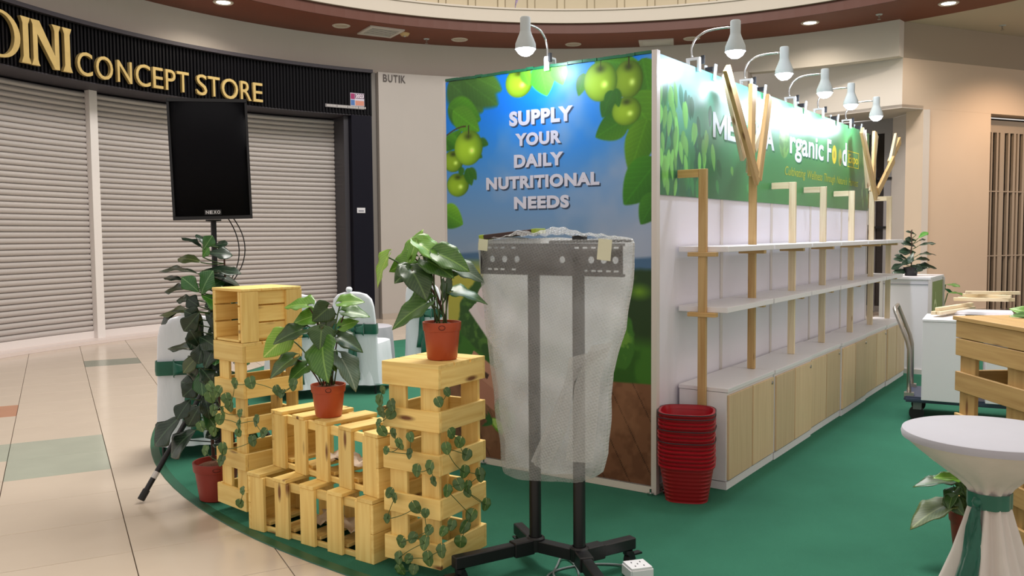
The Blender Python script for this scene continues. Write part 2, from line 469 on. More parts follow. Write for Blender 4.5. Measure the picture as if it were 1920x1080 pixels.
# ------------------------------------------------------------------ gold lettering
def prism_poly(mb, outer, holes, depth):
    """flat letter outline (optionally with holes) pushed to a depth along +Z"""
    cu = bpy.data.curves.new('glyph', 'CURVE'); cu.dimensions = '2D'; cu.fill_mode = 'BOTH'; cu.extrude = depth / 2
    for ring in [outer] + holes:
        s = cu.splines.new('POLY'); s.points.add(len(ring) - 1); s.use_cyclic_u = True
        for p, q in zip(s.points, ring): p.co = (q[0], q[1], 0, 1)
    o = bpy.data.objects.new('glyph', cu); COL.objects.link(o)
    me = bpy.data.meshes.new_from_object(o.evaluated_get(bpy.context.evaluated_depsgraph_get()))
    bpy.data.objects.remove(o); bpy.data.curves.remove(cu)
    return me
def serif_stem(x0, x1, h, s=.035, c=.06):
    """one column with flared feet, listed anticlockwise"""
    return [(x0 - s, 0), (x1 + s, 0), (x1 + s * .7, c * .35), (x1, c), (x1, h - c), (x1 + s * .7, h - c * .35), (x1 + s, h),
            (x0 - s, h), (x0 - s * .7, h - c * .35), (x0, h - c), (x0, c), (x0 - s * .7, c * .35)]
def glyph_I(h, w): return [serif_stem(-w / 2, w / 2, h, .03, .08)], []
def glyph_N(h, W, st):
    # thin left stem with feet, heavy diagonal, right stem flared at the top only
    L0, L1 = -W / 2, -W / 2 + st * .62; Rr0, Rr1 = W / 2 - st * .62, W / 2
    out = [(L0 - .03, 0), (L1 + .03, 0), (L1 + .015, .03), (L1, .08), (L1, h * .70), (Rr0 - .005, 0), (Rr1, 0), (Rr1, h - .08), (Rr1 + .02, h - .03), (Rr1 + .03, h),
           (Rr0 - .04, h), (Rr0 - .02, h - .03), (Rr0, h - .08), (Rr0, h * .30), (L1 + .035, h), (L0 - .03, h), (L0, h - .06), (L0, .08), (L0 - .015, .03)]
    return [out], []
def glyph_D(h, W, st):
    def half(rx, ry, x0, n=16): return [(x0 + rx * math.sin(math.pi * k / n), h / 2 - ry * math.cos(math.pi * k / n)) for k in range(n + 1)]
    out = [(-W * .45 - .03, 0)] + half(W * .72, h / 2, -W * .12) + [(-W * .45 - .03, h), (-W * .45 - .015, h - .03), (-W * .45, h - .08), (-W * .45, .08), (-W * .45 - .015, .03)]
    ins = [(-W * .45 + st, .035)] + half(W * .72 - st, h / 2 - .035, -W * .12) + [(-W * .45 + st, h - .035)]
    return [out], [ins]
sign = thing('shop_sign', 'large raised gold lettering on the black ribbed fascia', 'shop sign')
def gold_letter(me, r, a, z):
    me.materials.clear(); me.materials.append(gold_m)
    o = link('letter', me, sign); on_arc(o, r, a, z); return o
HB = .565; zb = 3.65
for fn, ang in ((lambda: glyph_D(HB, .42, .09), 201.55), (lambda: glyph_I(HB, .085), 199.0), (lambda: glyph_N(HB, .40, .11), 196.6), (lambda: glyph_I(HB, .085), 194.1)):
    out, ins = fn(); me = prism_poly(None, out[0], ins, .05)
    gold_letter(me, 7.455, ang, zb)
# CONCEPT STORE: pieces placed by the arc angle of each letter
for ch, ang, w, h in (('C', 191.95, .24, .315), ('O', 189.55, .27, .315), ('N', 187.05, .235, .30), ('C', 184.75, .24, .315), ('E', 182.85, .165, .30), ('P', 181.25, .165, .30), ('T', 179.65, .20, .30),
                      ('S', 177.2, .175, .315), ('T', 175.6, .20, .30), ('O', 173.5, .28, .315), ('R', 171.35, .185, .30), ('E', 169.75, .165, .30)):
    me = fit_text(text_mesh(ch, .4, gold_m, bold=.001, extrude=.025), w=w, h=h)
    gold_letter(me, 7.465, ang, zb + .155 + (.0 if h < .31 else 0))
# sticker and small lettering near the pillar
st = thing('shop_sticker', 'small colourful sticker printed 2023 on the fascia corner', 'sticker')
def arc_plate(name, parent, a0, a1, z0, z1, r, m):
    return MB().arc_box(C0, r, r + .004, z0, z1, a0, a1, 2).build(name, m, parent)
arc_plate('backing', st, 154.95, 156.9, 3.745, 3.965, 7.488, mat('sticker_white', (196, 190, 204), .4))
arc_plate('magenta_block', st, 156.3, 156.85, 3.86, 3.955, 7.484, mat('sticker_magenta', (150, 40, 96), .4))
arc_plate('blue_block', st, 156.3, 156.85, 3.755, 3.845, 7.484, mat('sticker_blue', (70, 110, 170), .4))
arc_plate('orange_block', st, 155.0, 156.2, 3.755, 3.835, 7.484, mat('sticker_orange', (196, 130, 110), .4))
on_arc(link('year_print', fit_text(text_mesh('2023', .1, mat('sticker_ink', (236, 226, 236), .4), bold=.003), w=.15, h=.06), st), 7.483, 155.6, 3.915)
MB().arc_box(C0, 7.4845, 7.487, 3.875, 3.955, 154.97, 156.25, 2).build('year_ground', mat('sticker_dark', (96, 66, 92), .4), st)
lb = thing('shop_web_strip', 'thin strip of tiny pale lettering along the fascia bottom', 'lettering')
MB().arc_box(C0, 7.487, 7.492, 3.69, 3.745, 155.0, 160.4, 6).build('strip', mat('strip_grey', (120, 116, 118), .5), lb)
ang = 160.2
for k in range(26):
    MB().arc_box(C0, 7.483, 7.486, 3.70, 3.735, ang - .13, ang, 1).build('letter_mark', mat('strip_letters', (190, 186, 184), .5), lb); ang -= .2 if k % 7 != 6 else .3

# ================================================================== CEILING AND BALCONY RING
bulk = struct(MB().arc_box(C0, 7.78, 8.0, 4.386, 5.2, 82.6, A_L, 80).build('wall_bulkhead', bulk_m))
ring = struct(MB().arc_box(C0, 6.57, 8.02, 4.98, 5.03, -143, 216.9, 160).build('ceiling', brown_m))
lip = struct(MB().arc_box(C0, 6.55, 6.60, 4.981, 5.15, -143, 216.9, 160).build('trim_3', mat('dark_brown_lip', (84, 40, 22), .5)))
struct(MB().arc_box(C0, 6.50, 6.62, 5.151, 5.36, -143, 216.9, 160).build('trim_4', mould_m))
struct(MB().arc_box(C0, 6.48, 6.62, 5.361, 5.39, -143, 216.9, 160).build('trim_5', mould_m))
bal = struct(MB().arc_box(C0, 6.60, 6.66, 5.391, 6.3, -143, 216.9, 160).build('wall_balcony', mat('cream_groove', (168, 154, 124), .7)))
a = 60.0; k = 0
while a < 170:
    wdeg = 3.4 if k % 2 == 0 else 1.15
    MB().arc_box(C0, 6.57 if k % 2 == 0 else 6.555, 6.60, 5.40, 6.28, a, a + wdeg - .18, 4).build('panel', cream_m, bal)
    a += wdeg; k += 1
# flat ceiling outside the ring, on the right
arcp = [pol(7.95, 84.5 - 44.5 * k / 12) for k in range(13)]
poly = [(p.x, p.y) for p in arcp] + [(9, 7.5), (9, 22), (-1.25, 22)]
np_ = len(poly)
cr = struct(MB().add([(x, y, 4.985) for x, y in poly] + [(x, y, 5.1) for x, y in poly], [tuple(range(np_ - 1, -1, -1)), tuple(range(np_, 2 * np_))] + [(k, (k + 1) % np_, (k + 1) % np_ + np_, k + np_) for k in range(np_)]).build('ceiling_right', ceil_m))
def downlight(x, y, lit, label, z=4.98):
    t = thing('downlight', label, 'downlight', (x, y, z), group='round ceiling downlights')
    MB().lathe([(.10, -.002), (.135, -.014), (.15, -.004), (.15, 0)], 24).build('rim', mat('downlight_rim', (206, 196, 182), .5), t, smooth=True)
    MB().lathe([(.0005, -.006), (.101, -.004)], 24).build('lens', down_m if lit else off_m, t)
    if lit:
        spot_light('downlight_beam', (x, y, z - .03), (x, y, 0), 60 if lit is True else lit, 150, .6, (1.0, .88, .72), .08)
    return t
for x, y, lit, lab in ((-8.95, 3.88, 40, 'lit round downlight in the brown ring above the shop letters'), (-8.61, 5.94, 0, 'unlit downlight beside the square air vent, on its left'),
                       (-7.68, 7.92, 0, 'unlit downlight right of the sprinkler in the brown ring'), (-6.26, 9.49, 0, 'unlit downlight above the poster, right of the clip lamp'),
                       (-4.32, 10.38, 0, 'unlit downlight right of the slatted air vent'), (-2.26, 10.5, 45, 'lit downlight in the brown ring above the banner lamps'),
                       (-.18, 10.55, 60, 'lit downlight at the right end of the brown ring')):
    downlight(x, y, lit, lab)
# the ring goes on round the hall; these unseen lamps are added to brighten the booth's near side
for k, ang in enumerate((-128, -108, -88, -68, -48, -28, -8, 14)):
    p = pol(7.25, ang); downlight(p.x, p.y, 35 if ang < -40 else 55, 'unseen downlight added as fill in the near half of the ring, %s from the shop side' % ('first', 'second', 'third', 'fourth', 'fifth', 'sixth', 'seventh', 'eighth')[k])
def vent(x, y, rz, w, h, label):
    t = thing('air_vent', label, 'air vent', (x, y, 4.979), rz, group='ceiling air vents')
    vm = mat('vent_white', (214, 206, 198), .5)
    f = MB()
    for s in (-1, 1):
        f.box((s * (w / 2 - .03), 0, -.012), (.06, h, .024)); f.box((0, s * (h / 2 - .03), -.012), (w - .12, .06, .024))
    f.build('frame', vm, t)
    MB().box((0, 0, -.003), (w - .1, h - .1, .005)).build('duct', mat('vent_dark', (46, 42, 40), .7), t)
    nb = 7
    for k in range(nb):
        yy = -(h / 2 - .09) + (h - .18) * k / (nb - 1)
        o = board('slat', (-(w / 2 - .06), yy, -.016), (w / 2 - .06, yy, -.016), .014, .003, vm, t, up=(0, .6, .8))
    return t
vent(-8.36, 6.62, math.radians(66), .62, .62, 'square louvred air vent in the brown ring above the shop end')
vent(-4.95, 10.25, math.radians(24), .62, .46, 'slatted air vent in the brown ring above the booth corner')
for x, y, lab in ((-8.12, 7.53, 'fire sprinkler head hanging from the brown ring'), (-1.2, 10.62, 'small sprinkler at the right of the brown ring'), (.33, 12.71, 'sprinkler on the beige ceiling at far right')):
    t = thing('sprinkler', lab, 'sprinkler', (x, y, 4.98 if y < 11 else 4.985), group='ceiling sprinklers')
    MB().lathe([(.0005, -.012), (.045, -.012), (.055, 0)], 14).build('rosette', lamp_grey, t, smooth=True)
    MB().lathe([(.012, -.012), (.014, -.06), (.004, -.065)], 10).build('body', steel_m, t)
    MB().lathe([(.0005, -.085), (.03, -.083), (.028, -.078), (.0005, -.076)], 12).build('deflector', steel_m, t)
t = thing('smoke_detector', 'round yellowish smoke detector beside the square vent', 'detector', (-8.14, 6.98, 4.98))
MB().lathe([(.0005, -.05), (.06, -.045), (.085, -.015), (.09, 0)], 18).build('housing', mat('detector_cream', (208, 178, 128), .5), t, smooth=True)
MB().lathe([(.0005, -.06), (.02, -.058), (.022, -.045)], 10).build('sensor', lamp_grey, t)
# hanging purple cloth
hc = MB(); rows = []
for i in range(16):
    z = 5.9 - i * .055; w = .11 + .05 * math.sin(i * .5) if i < 11 else .11 * (16 - i) / 6 + .02
    rows.append([(-6.62 + (k / 8 - .5) * w * 1.5, 8.15 + (k / 8 - .5) * w + .03 * math.sin(k * 1.6 + i * .35), z) for k in range(9)])
hb = hc.grid(rows).build('hanging_cloth', mat('purple_print_cloth', (140, 124, 150), .8, var=.45, vscale=14), smooth='all')
sm = hb.modifiers.new('thickness', 'SOLIDIFY'); sm.thickness = .006
tag(hb, 'crumpled grey-purple cloth hanging from the balcony above the poster lamp', 'cloth')

# ================================================================== RIGHT HAND WALLS
K = Vector((-.98, 11.38, 0)); wd = Vector((1.58, 2.68, 0)).normalized(); wn = Vector((wd.y, -wd.x, 0))   # wn looks into the hall
def wall_prism(name, s0, s1, z0, z1, thick, m, parent=None, base=None, d=None, nrm=None):
    base = base or K; d = d or wd; nrm = nrm or wn
    a = base + d * s0; b = base + d * s1; back = -nrm * thick
    vs = [a, b, b + back, a + back]
    return MB().add([(p.x, p.y, z) for z in (z0, z1) for p in vs], [(0, 1, 5, 4), (1, 2, 6, 5), (2, 3, 7, 6), (3, 0, 4, 7), (3, 2, 1, 0), (4, 5, 6, 7)]).build(name, m, parent)
rw = struct(wall_prism('wall_right', .50, 2.18, 0, 3.57, .35, wall_right_m))
wall_prism('lintel', 0.0, 8, 3.571, 4.39, .35, wall_right_m, rw)
wall_prism('far_wall', 4.4, 8, 0, 3.57, .35, wall_right_m, rw)
struct(wall_prism('wall_right_bulkhead', -.02, 8, 4.391, 4.984, .42, mat('right_bulkhead_paint', (176, 160, 142), .8)))
struct(wall_prism('baseboard_right', .51, 2.17, 0.007, .10, -.012, mat('beige_baseboard', (190, 172, 152), .5)))
# lintel over the opening left of the corner
ld = Vector((-2.5, .62, 0)).normalized(); ln = Vector((ld.y, -ld.x, 0)) * -1
lw = struct(wall_prism('wall_lintel', .36, 5.5, 3.571, 4.99, .6, mat('white_lintel_paint', (224, 216, 208), .7), base=K, d=ld, nrm=Vector((-.24, -.97, 0))))
wall_prism('corner_block', 0.0, .36, 3.571, 4.99, .6, mat('white_lintel_paint', (224, 216, 208), .7), lw, base=K, d=ld, nrm=Vector((-.24, -.97, 0)))
jd = Vector((-.6, .8, 0)); J0 = K + wd * .5
sofp = [K, J0, J0 + jd * 1.2, K + ld * 1.6 - Vector((-.24, -.97, 0)) * 1.0, K + ld * 1.6]
sf = struct(MB().add([(p.x, p.y, 3.560) for p in sofp] + [(p.x, p.y, 3.62) for p in sofp], [(4, 3, 2, 1, 0), (5, 6, 7, 8, 9)] + [(k, (k + 1) % 5, (k + 1) % 5 + 5, k + 5) for k in range(5)]).build('ceiling_recess', mat('jamb_paint', (212, 202, 194), .7)))
jm = struct(wall_prism('wall_jamb', 0.002, 1.15, 0, 3.559, .12, mat('jamb_paint', (212, 202, 194), .7), base=J0, d=jd, nrm=Vector((-.8, -.6, 0))))
# far shopfront behind the booth, seen between lintel and shelves
J1 = J0 + jd * 1.1
fs = thing('far_shopfront', 'grey folding shopfront gate in the opening behind the timber tree', 'shopfront')
fd = Vector((-.97, .24, 0)); fn_ = Vector((-.24, -.97, 0))
wall_prism('glass', 0, 2.6, .1, 3.35, .03, glass_dark, fs, base=J1 + Vector((0.02, .05, 0)), d=fd, nrm=fn_)
wall_prism('head_rail', 0, 2.6, 3.30, 3.56, .10, frame_grey, fs, base=J1, d=fd, nrm=fn_)
for k in range(9):
    wall_prism('stile', .02 + k * .3, .02 + k * .3 + (.13 if k % 2 == 0 else .09), .0, 3.3, .08, frame_grey if k % 2 == 0 else mat('pale_frame', (176, 170, 170), .5), fs, base=J1, d=fd, nrm=fn_)
wall_prism('rail', 0, 2.6, 1.55, 1.59, .06, black_metal, fs, base=J1 + Vector((-.01, -.03, 0)), d=fd, nrm=fn_)
wall_prism('rail', 0, 2.6, 2.45, 2.49, .06, black_metal, fs, base=J1 + Vector((-.01, -.03, 0)), d=fd, nrm=fn_)
nf = thing('shop_notice', 'yellow and white notice on the grey gate behind the shelf posts', 'notice')
wall_prism('yellow_top', .40, .58, 1.93, 2.2, .006, mat('notice_yellow', (196, 160, 60), .5), nf, base=J1 + Vector((-.02, -.075, 0)), d=fd, nrm=fn_)
wall_prism('white_bottom', .40, .58, 1.62, 1.925, .006, mat('notice_white', (206, 202, 204), .5), nf, base=J1 + Vector((-.02, -.075, 0)), d=fd, nrm=fn_)
wall_prism('dark_logo', .44, .54, 1.99, 2.1, .003, mat('notice_logo', (92, 74, 40), .5), nf, base=J1 + Vector((-.021, -.083, 0)), d=fd, nrm=fn_)
wall_prism('line_print', .43, .55, 1.80, 1.82, .003, mat('notice_logo', (92, 74, 40), .5), nf, base=J1 + Vector((-.021, -.083, 0)), d=fd, nrm=fn_)
# doorway with a folding gate at the right edge
dg = thing('folding_gate', 'closed bronze folding gate in the doorway at the right edge', 'gate')
gb = K - wn * .22
wall_prism('dark_interior', 2.0, 4.6, 0, 3.6, .05, glass_dark, dg, base=K - wn * .6)
wall_prism('head_rail', 2.19, 4.39, 3.28, 3.5, .06, grille_frame, dg, base=gb)
s = 2.24
for k, w in enumerate((.05, .07, .04, .05, .12, .05, .06, .05, .06, .12, .05, .05, .06, .05, .12, .05, .05, .06)):
    wall_prism('upright', s, s + w, .02, 3.28, .05, grille_frame, dg, base=gb); s += w + (.10 if k % 3 else .045)
    if s > 4.2: break
for z in (1.02, 2.2):
    wall_prism('cross_rod', 2.19, 4.35, z, z + .02, .02, grille_frame, dg, base=gb + wn * .004)
struct(wall_prism('trim_6', 2.181, 2.19, 0, 3.569, .34, mat('door_reveal', (196, 172, 146), .6), base=K - wn * .005))
spot_light('right_downlight_beam', (1.7, 12.4, 4.9), (1.4, 12.8, 0), 230, 130, .6, (1.0, .72, .5), .1)

# ================================================================== PAINTED PRINTS (poster and banner sheets)
def s2l(a):
    a = np.clip(a, 0, 1); return np.where(a <= .04045, a / 12.92, ((a + .055) / 1.055) ** 2.4)
class Sheet:
    """a printed sheet: a fine grid whose colour attribute holds the artwork; u to the right, w up, in metres"""
    def __init__(s, w, h, step):
        s.nx, s.ny = int(round(w / step)) + 1, int(round(h / step)) + 1; s.w, s.h = w, h
        s.U, s.W = np.meshgrid(np.linspace(0, w, s.nx), np.linspace(0, h, s.ny)); s.C = np.zeros((s.ny, s.nx, 3)); s.aa = step * 1.2
    def noise(s, scale, seed, octv=4):
        r = np.random.RandomState(seed); out = np.zeros_like(s.U); amp = 1.0; tot = 0
        for o in range(octv):
            f = scale * 2 ** o; gx = int(s.w * f) + 3; gy = int(s.h * f) + 3; g = r.rand(gy, gx)
            x = s.U * f; y = s.W * f; x0 = x.astype(int); y0 = y.astype(int); fx = x - x0; fy = y - y0
            fx = fx * fx * (3 - 2 * fx); fy = fy * fy * (3 - 2 * fy)
            v = (g[y0, x0] * (1 - fx) + g[y0, x0 + 1] * fx) * (1 - fy) + (g[y0 + 1, x0] * (1 - fx) + g[y0 + 1, x0 + 1] * fx) * fy
            out += v * amp; tot += amp; amp *= .5
        return out / tot
    def put(s, mask, col):
        col = np.asarray(col, float)
        if col.ndim == 1: col = col[None, None, :] / 255.0
        m = np.clip(mask, 0, 1)[..., None]; s.C = s.C * (1 - m) + col * m
    def leaf(s, a, b, width, c0, c1, soft=0.0, curve=0.0, alpha=1.0, vein=True):
        a = np.array(a); b = np.array(b); d = b - a; L = np.hypot(*d); d = d / L; n = np.array([-d[1], d[0]])
        t = ((s.U - a[0]) * d[0] + (s.W - a[1]) * d[1]) / L; q = (s.U - a[0]) * n[0] + (s.W - a[1]) * n[1]
        q = q - curve * L * np.sin(np.clip(t, 0, 1) * math.pi)
        prof = np.where((t > 0) & (t < 1), np.sin(np.clip(t, 0, 1) ** .75 * math.pi) ** .8 * width / 2, -abs(width))
        sd = prof - np.abs(q); m = np.clip(sd / (s.aa + soft) + .5, 0, 1) * ((t > -.02) & (t < 1.02)) * alpha
        k = np.clip(.5 + q / width, 0, 1)[..., None]; col = (np.array(c0) * (1 - k) + np.array(c1) * k) / 255.0
        if vein:
            vm = np.exp(-(q / (.02 * width + .0012)) ** 2) * .5 + .25 * (np.sin((t * L + np.abs(q) * -.9) / (width * .16) * 2 * math.pi) > .8)
            col = col * (1 + .22 * vm[..., None])
        s.put(m, np.clip(col, 0, 1))
    def apple(s, cx, cy, rx, ry, stem=True, tone=1.0):
        x = (s.U - cx) / rx; y = (s.W - cy) / ry; r = np.sqrt(x * x + y * y); ang = np.arctan2(y, x)
        edge = 1 - .05 * np.exp(-((ang - math.pi / 2) / .35) ** 2)
        m = np.clip((edge - r) * min(rx, ry) / s.aa + .5, 0, 1)
        z = np.sqrt(np.clip(1 - r * r, 0, 1)); lit = np.clip(.25 * x * -1 + .25 * y * -.2 + .85 * z, 0, 1.1)
        base = np.stack([.30 + .42 * lit, .46 + .44 * lit, .06 + .14 * lit], -1) * tone
        dim = np.exp(-((x) ** 2 / .10 + (y - .62) ** 2 / .045)); base *= (1 - .55 * dim)[..., None]
        hi = np.exp(-((x - .25) ** 2 / .035 + (y + .18) ** 2 / .03)); base = base + hi[..., None] * .38
        s.put(m, np.clip(base, 0, 1))
        if stem:
            q = np.abs(s.U - cx - .02 * (s.W - cy)); s.put((q < .0045) * (s.W > cy + ry * .55) * (s.W < cy + ry * 1.25) * 1.0, (62, 66, 24))
    def mesh(s, name, m, place):
        me = bpy.data.meshes.new(name); nv = s.nx * s.ny
        co = place(s.U.ravel(), s.W.ravel()); me.vertices.add(nv); me.vertices.foreach_set('co', co.ravel())
        i, j = np.meshgrid(np.arange(s.nx - 1), np.arange(s.ny - 1)); a = (j * s.nx + i).ravel()
        q = np.stack([a, a + 1, a + 1 + s.nx, a + s.nx], -1).ravel(); nf = len(a)
        me.loops.add(nf * 4); me.loops.foreach_set('vertex_index', q); me.polygons.add(nf)
        me.polygons.foreach_set('loop_start', np.arange(0, nf * 4, 4))
        me.update(calc_edges=True)
        at = me.color_attributes.new('print', 'FLOAT_COLOR', 'POINT'); c4 = np.ones((nv, 4)); c4[:, :3] = s2l(s.C.reshape(-1, 3))
        at.data.foreach_set('color', c4.ravel()); me.materials.append(m)
        return me
def print_mat(name, rough):
    m = bpy.data.materials.new(name); m.use_nodes = True; nt = m.node_tree; b = nt.nodes['Principled BSDF']
    v = nt.nodes.new('ShaderNodeVertexColor'); v.layer_name = 'print'; nt.links.new(v.outputs['Color'], b.inputs['Base Color'])
    b.inputs['Roughness'].default_value = rough; b.inputs['Specular IOR Level'].default_value = .35
    return m

# ------------------------------------------------------------------ poster artwork
S = Sheet(1.5, 2.46, .0055)
t = np.clip((S.W - 1.2) / 1.26, 0, 1); n1 = S.noise(2.2, 3); n2 = S.noise(6, 9)
sky = np.zeros(S.C.shape)
top = np.array([4, 128, 244]) / 255; mid = np.array([92, 148, 210]) / 255; low = np.array([146, 154, 170]) / 255
k = t[..., None]; sky = np.where(k > .45, mid + (top - mid) * np.clip((k - .45) / .38, 0, 1), low + (mid - low) * np.clip(k / .45, 0, 1))
S.C = sky
cloud = np.clip((n1 - .42) * 2.6 + (S.U - .78) * 1.0 - np.abs(t - .36) * 1.1, 0, .8); S.put(cloud, (164, 174, 198))
S.put(np.clip((n1 - .5) * 1.6 - np.abs(t - .15) * 2, 0, .5), (176, 182, 200))
# hills and field at the horizon
S.put(np.clip((1.335 + .02 * np.sin(S.U * 4) - S.W) / .02, 0, 1), (70, 104, 140))
S.put(np.clip((1.29 + .03 * n1 - S.W) / .03, 0, 1) * np.clip(.8 - S.U, 0, 1), (150, 166, 70))
S.put(np.clip((1.27 - S.W) / .06, 0, 1) * np.clip((.75 - S.U) / .3, 0, 1), (176, 172, 72))
S.put(np.clip((1.27 + .05 * (n2 - .5) - S.W) / .03, 0, 1) * np.clip((S.U - .55) / .4, 0, 1), (34, 62, 30))
S.put(np.clip(1 - np.hypot((S.U - 1.42) / .10, (S.W - 1.12) / .06), 0, .9), (110, 156, 36))
S.put(np.clip(1 - np.hypot((S.U - 1.30) / .12, (S.W - 1.20) / .04), 0, .8), (98, 130, 52))
S.put(np.clip((.86 + .03 * n2 - S.W) / .08, 0, 1), (58, 112, 36))
S.put(np.clip((.86 - S.W) / .05, 0, 1) * np.clip((n2 - .45) * 4, 0, .6), (30, 76, 24))
# table planks
pl = (S.U - .2) * .62 + (S.W - .3); seam = np.abs(((S.U + (.62 - S.W) * -.55) / .17) % 1.0 - .5)
pm = np.clip((.58 + .03 * (S.U - 1) - S.W) / .01, 0, 1); S.put(pm, (124, 82, 60))
gr = S.noise(14, 21, 3); S.put(pm * np.clip((gr - .5) * 3, 0, .5), (92, 56, 40)); S.put(pm * (seam > .485), (52, 30, 24)); S.put(pm * np.clip((n2 - .55) * 3, 0, .4), (158, 112, 84))
# wooden crate, kale, white onions, limes
def quad(a, b, wdt, col):
    a = np.array(a); b = np.array(b); d = b - a; L = np.hypot(*d); d /= L; n_ = np.array([-d[1], d[0]])
    tt = (S.U - a[0]) * d[0] + (S.W - a[1]) * d[1]; q = np.abs((S.U - a[0]) * n_[0] + (S.W - a[1]) * n_[1])
    S.put(((tt > 0) & (tt < L)) * np.clip((wdt / 2 - q) / S.aa + .5, 0, 1), col)
kd = np.hypot((S.U - .30) / .22, (S.W - .93) / .26); S.put(np.clip((1 - kd + .5 * (n2 - .5)) / .08, 0, 1), (46, 84, 36)); S.put(np.clip((1 - kd) * 3, 0, 1) * np.clip((S.noise(30, 4) - .5) * 4, 0, .7), (96, 138, 60))
kd = np.hypot((S.U - 1.26) / .14, (S.W - .84) / .17); S.put(np.clip((1 - kd + .6 * (n2 - .5)) / .08, 0, 1), (58, 112, 40)); S.put(np.clip((1 - kd) * 3, 0, 1) * np.clip((S.noise(30, 8) - .5) * 4, 0, .7), (120, 166, 62))
quad((.28, 1.05), (.62, .66), .28, (226, 214, 220))
S.put(np.clip((1 - np.hypot((S.U - .33) / .09, (S.W - 1.02) / .12)) / .03, 0, 1), (222, 206, 214))

quad((.18, .64), (.62, .38), .13, (190, 136, 116)); quad((.17, .50), (.62, .24), .12, (176, 120, 102)); quad((.235, .58), (.33, .53), .035, (70, 44, 38))
for cx, cy, rx, ry in ((.44, .335, .06, .07),): S.apple(cx, cy, rx, ry, stem=False, tone=.72)
S.put(np.clip((1 - np.hypot((S.U - .50) / .05, (S.W - .27) / .06)) / .04, 0, 1), (150, 184, 82))
lm = np.clip((1 - np.hypot((S.U - .41) / .065, (S.W - .215 - (S.U - .41) * -.5) / .042)) / .05, 0, 1); S.put(lm, (98, 146, 40))
S.put(np.clip((1 - np.hypot((S.U - .41) / .055, (S.W - .222 - (S.U - .41) * -.5) / .032)) / .05, 0, 1), (170, 198, 104))
S.put(np.clip((1 - np.hypot((S.U - .455) / .016, (S.W - .165) / .018)) / .1, 0, 1), (196, 150, 122))
for k in range(7): S.leaf((.36, .23), (.27 + .02 * k % .07, .20 + .018 * k), .02, (34, 74, 34), (60, 104, 50), vein=False)
# foliage and apples, top left
D = (44, 104, 22); G1 = (82, 154, 26); G2 = (122, 186, 44); B1 = (58, 96, 40)
for a_, b_, w_, c0, c1, so in (((.03, 2.46), (.31, 2.24), .26, (58, 104, 44), (72, 120, 46), .03), ((.14, 2.47), (.43, 2.27), .22, (54, 96, 40), (78, 128, 44), .03),
        ((.02, 2.30), (.29, 2.19), .20, (48, 98, 28), G1, .01), ((.06, 2.27), (.28, 2.12), .16, G1, (84, 142, 34), .006), ((.26, 2.46), (.46, 2.36), .14, (66, 112, 44), (92, 146, 48), .02),
        ((-.02, 2.02), (.13, 2.14), .10, D, G1, .004), ((.0, 2.10), (.13, 2.02), .09, D, G1, .004), ((.27, 2.06), (.35, 2.03), .06, D, (50, 100, 30), .004), ((.22, 2.0), (.30, 1.95), .06, D, (50, 100, 30), .004)):
    S.leaf(a_, b_, w_, c0, c1, so)
S.apple(.058, 1.941, .084, .072, False, .86); S.apple(.095, 1.785, .092, .078, False, .9); S.apple(.186, 2.021, .116, .115)
for a_, b_, w_ in (((.175, 1.89), (.21, 1.775), .08), ((.195, 1.89), (.25, 1.81), .06), ((.13, 1.90), (.12, 1.84), .05)): S.leaf(a_, b_, w_, D, (58, 110, 30), .004)
q = np.abs(S.W - (2.10 + .06 * np.sin((S.U + .02) * 9))); S.put(np.clip((.007 - q) / .004, 0, 1) * (S.U < .165) * (S.U > 0), (76, 60, 30))
S.leaf((-.05, 1.62), (.135, 1.525), .17, (50, 110, 26), G2, .004)
# top middle
S.leaf((.70, 2.50), (.50, 2.42), .10, (70, 130, 40), G2, .01); S.apple(.59, 2.395, .102, .092, False, 1.05)
S.leaf((.745, 2.50), (.798, 2.293), .19, (70, 176, 50), (112, 214, 70), .004); S.leaf((.865, 2.49), (.912, 2.345), .12, (84, 176, 60), (120, 206, 84), .004); S.leaf((.62, 2.48), (.67, 2.37), .08, (90, 160, 50), G2, .006)
# top right
for a_, b_, w_, c0, c1 in (((1.06, 2.40), (1.02, 2.27), .08, D, G1), ((1.13, 2.47), (1.44, 2.40), .14, (60, 116, 36), G1), ((1.44, 2.44), (1.5, 2.16), .20, (52, 104, 30), G1), ((1.36, 2.24), (1.52, 2.02), .26, (70, 130, 26), (90, 148, 30)),
        ((1.35, 2.12), (1.135, 2.02), .17, D, (74, 132, 26)), ((1.25, 2.27), (1.18, 2.13), .11, D, (48, 100, 30)), ((1.47, 2.10), (1.36, 1.80), .19, (96, 150, 26), (60, 116, 20)), ((1.54, 1.87), (1.322, 1.62), .24, (64, 136, 26), (40, 98, 22)), ((1.54, 1.68), (1.43, 1.505), .15, (62, 128, 30), (38, 92, 22))):
    S.leaf(a_, b_, w_, c0, c1, .004)
S.apple(1.352, 2.335, .093, .109, True, .82); S.apple(1.339, 2.155, .094, .082, False, .9); S.apple(1.169, 2.341, .111, .116)
for a_, b_, w_ in (((1.27, 2.29), (1.29, 2.18), .06), ((1.25, 2.28), (1.20, 2.19), .07)): S.leaf(a_, b_, w_, D, (52, 106, 30), .003)
poster_m = print_mat('poster_print', .38)

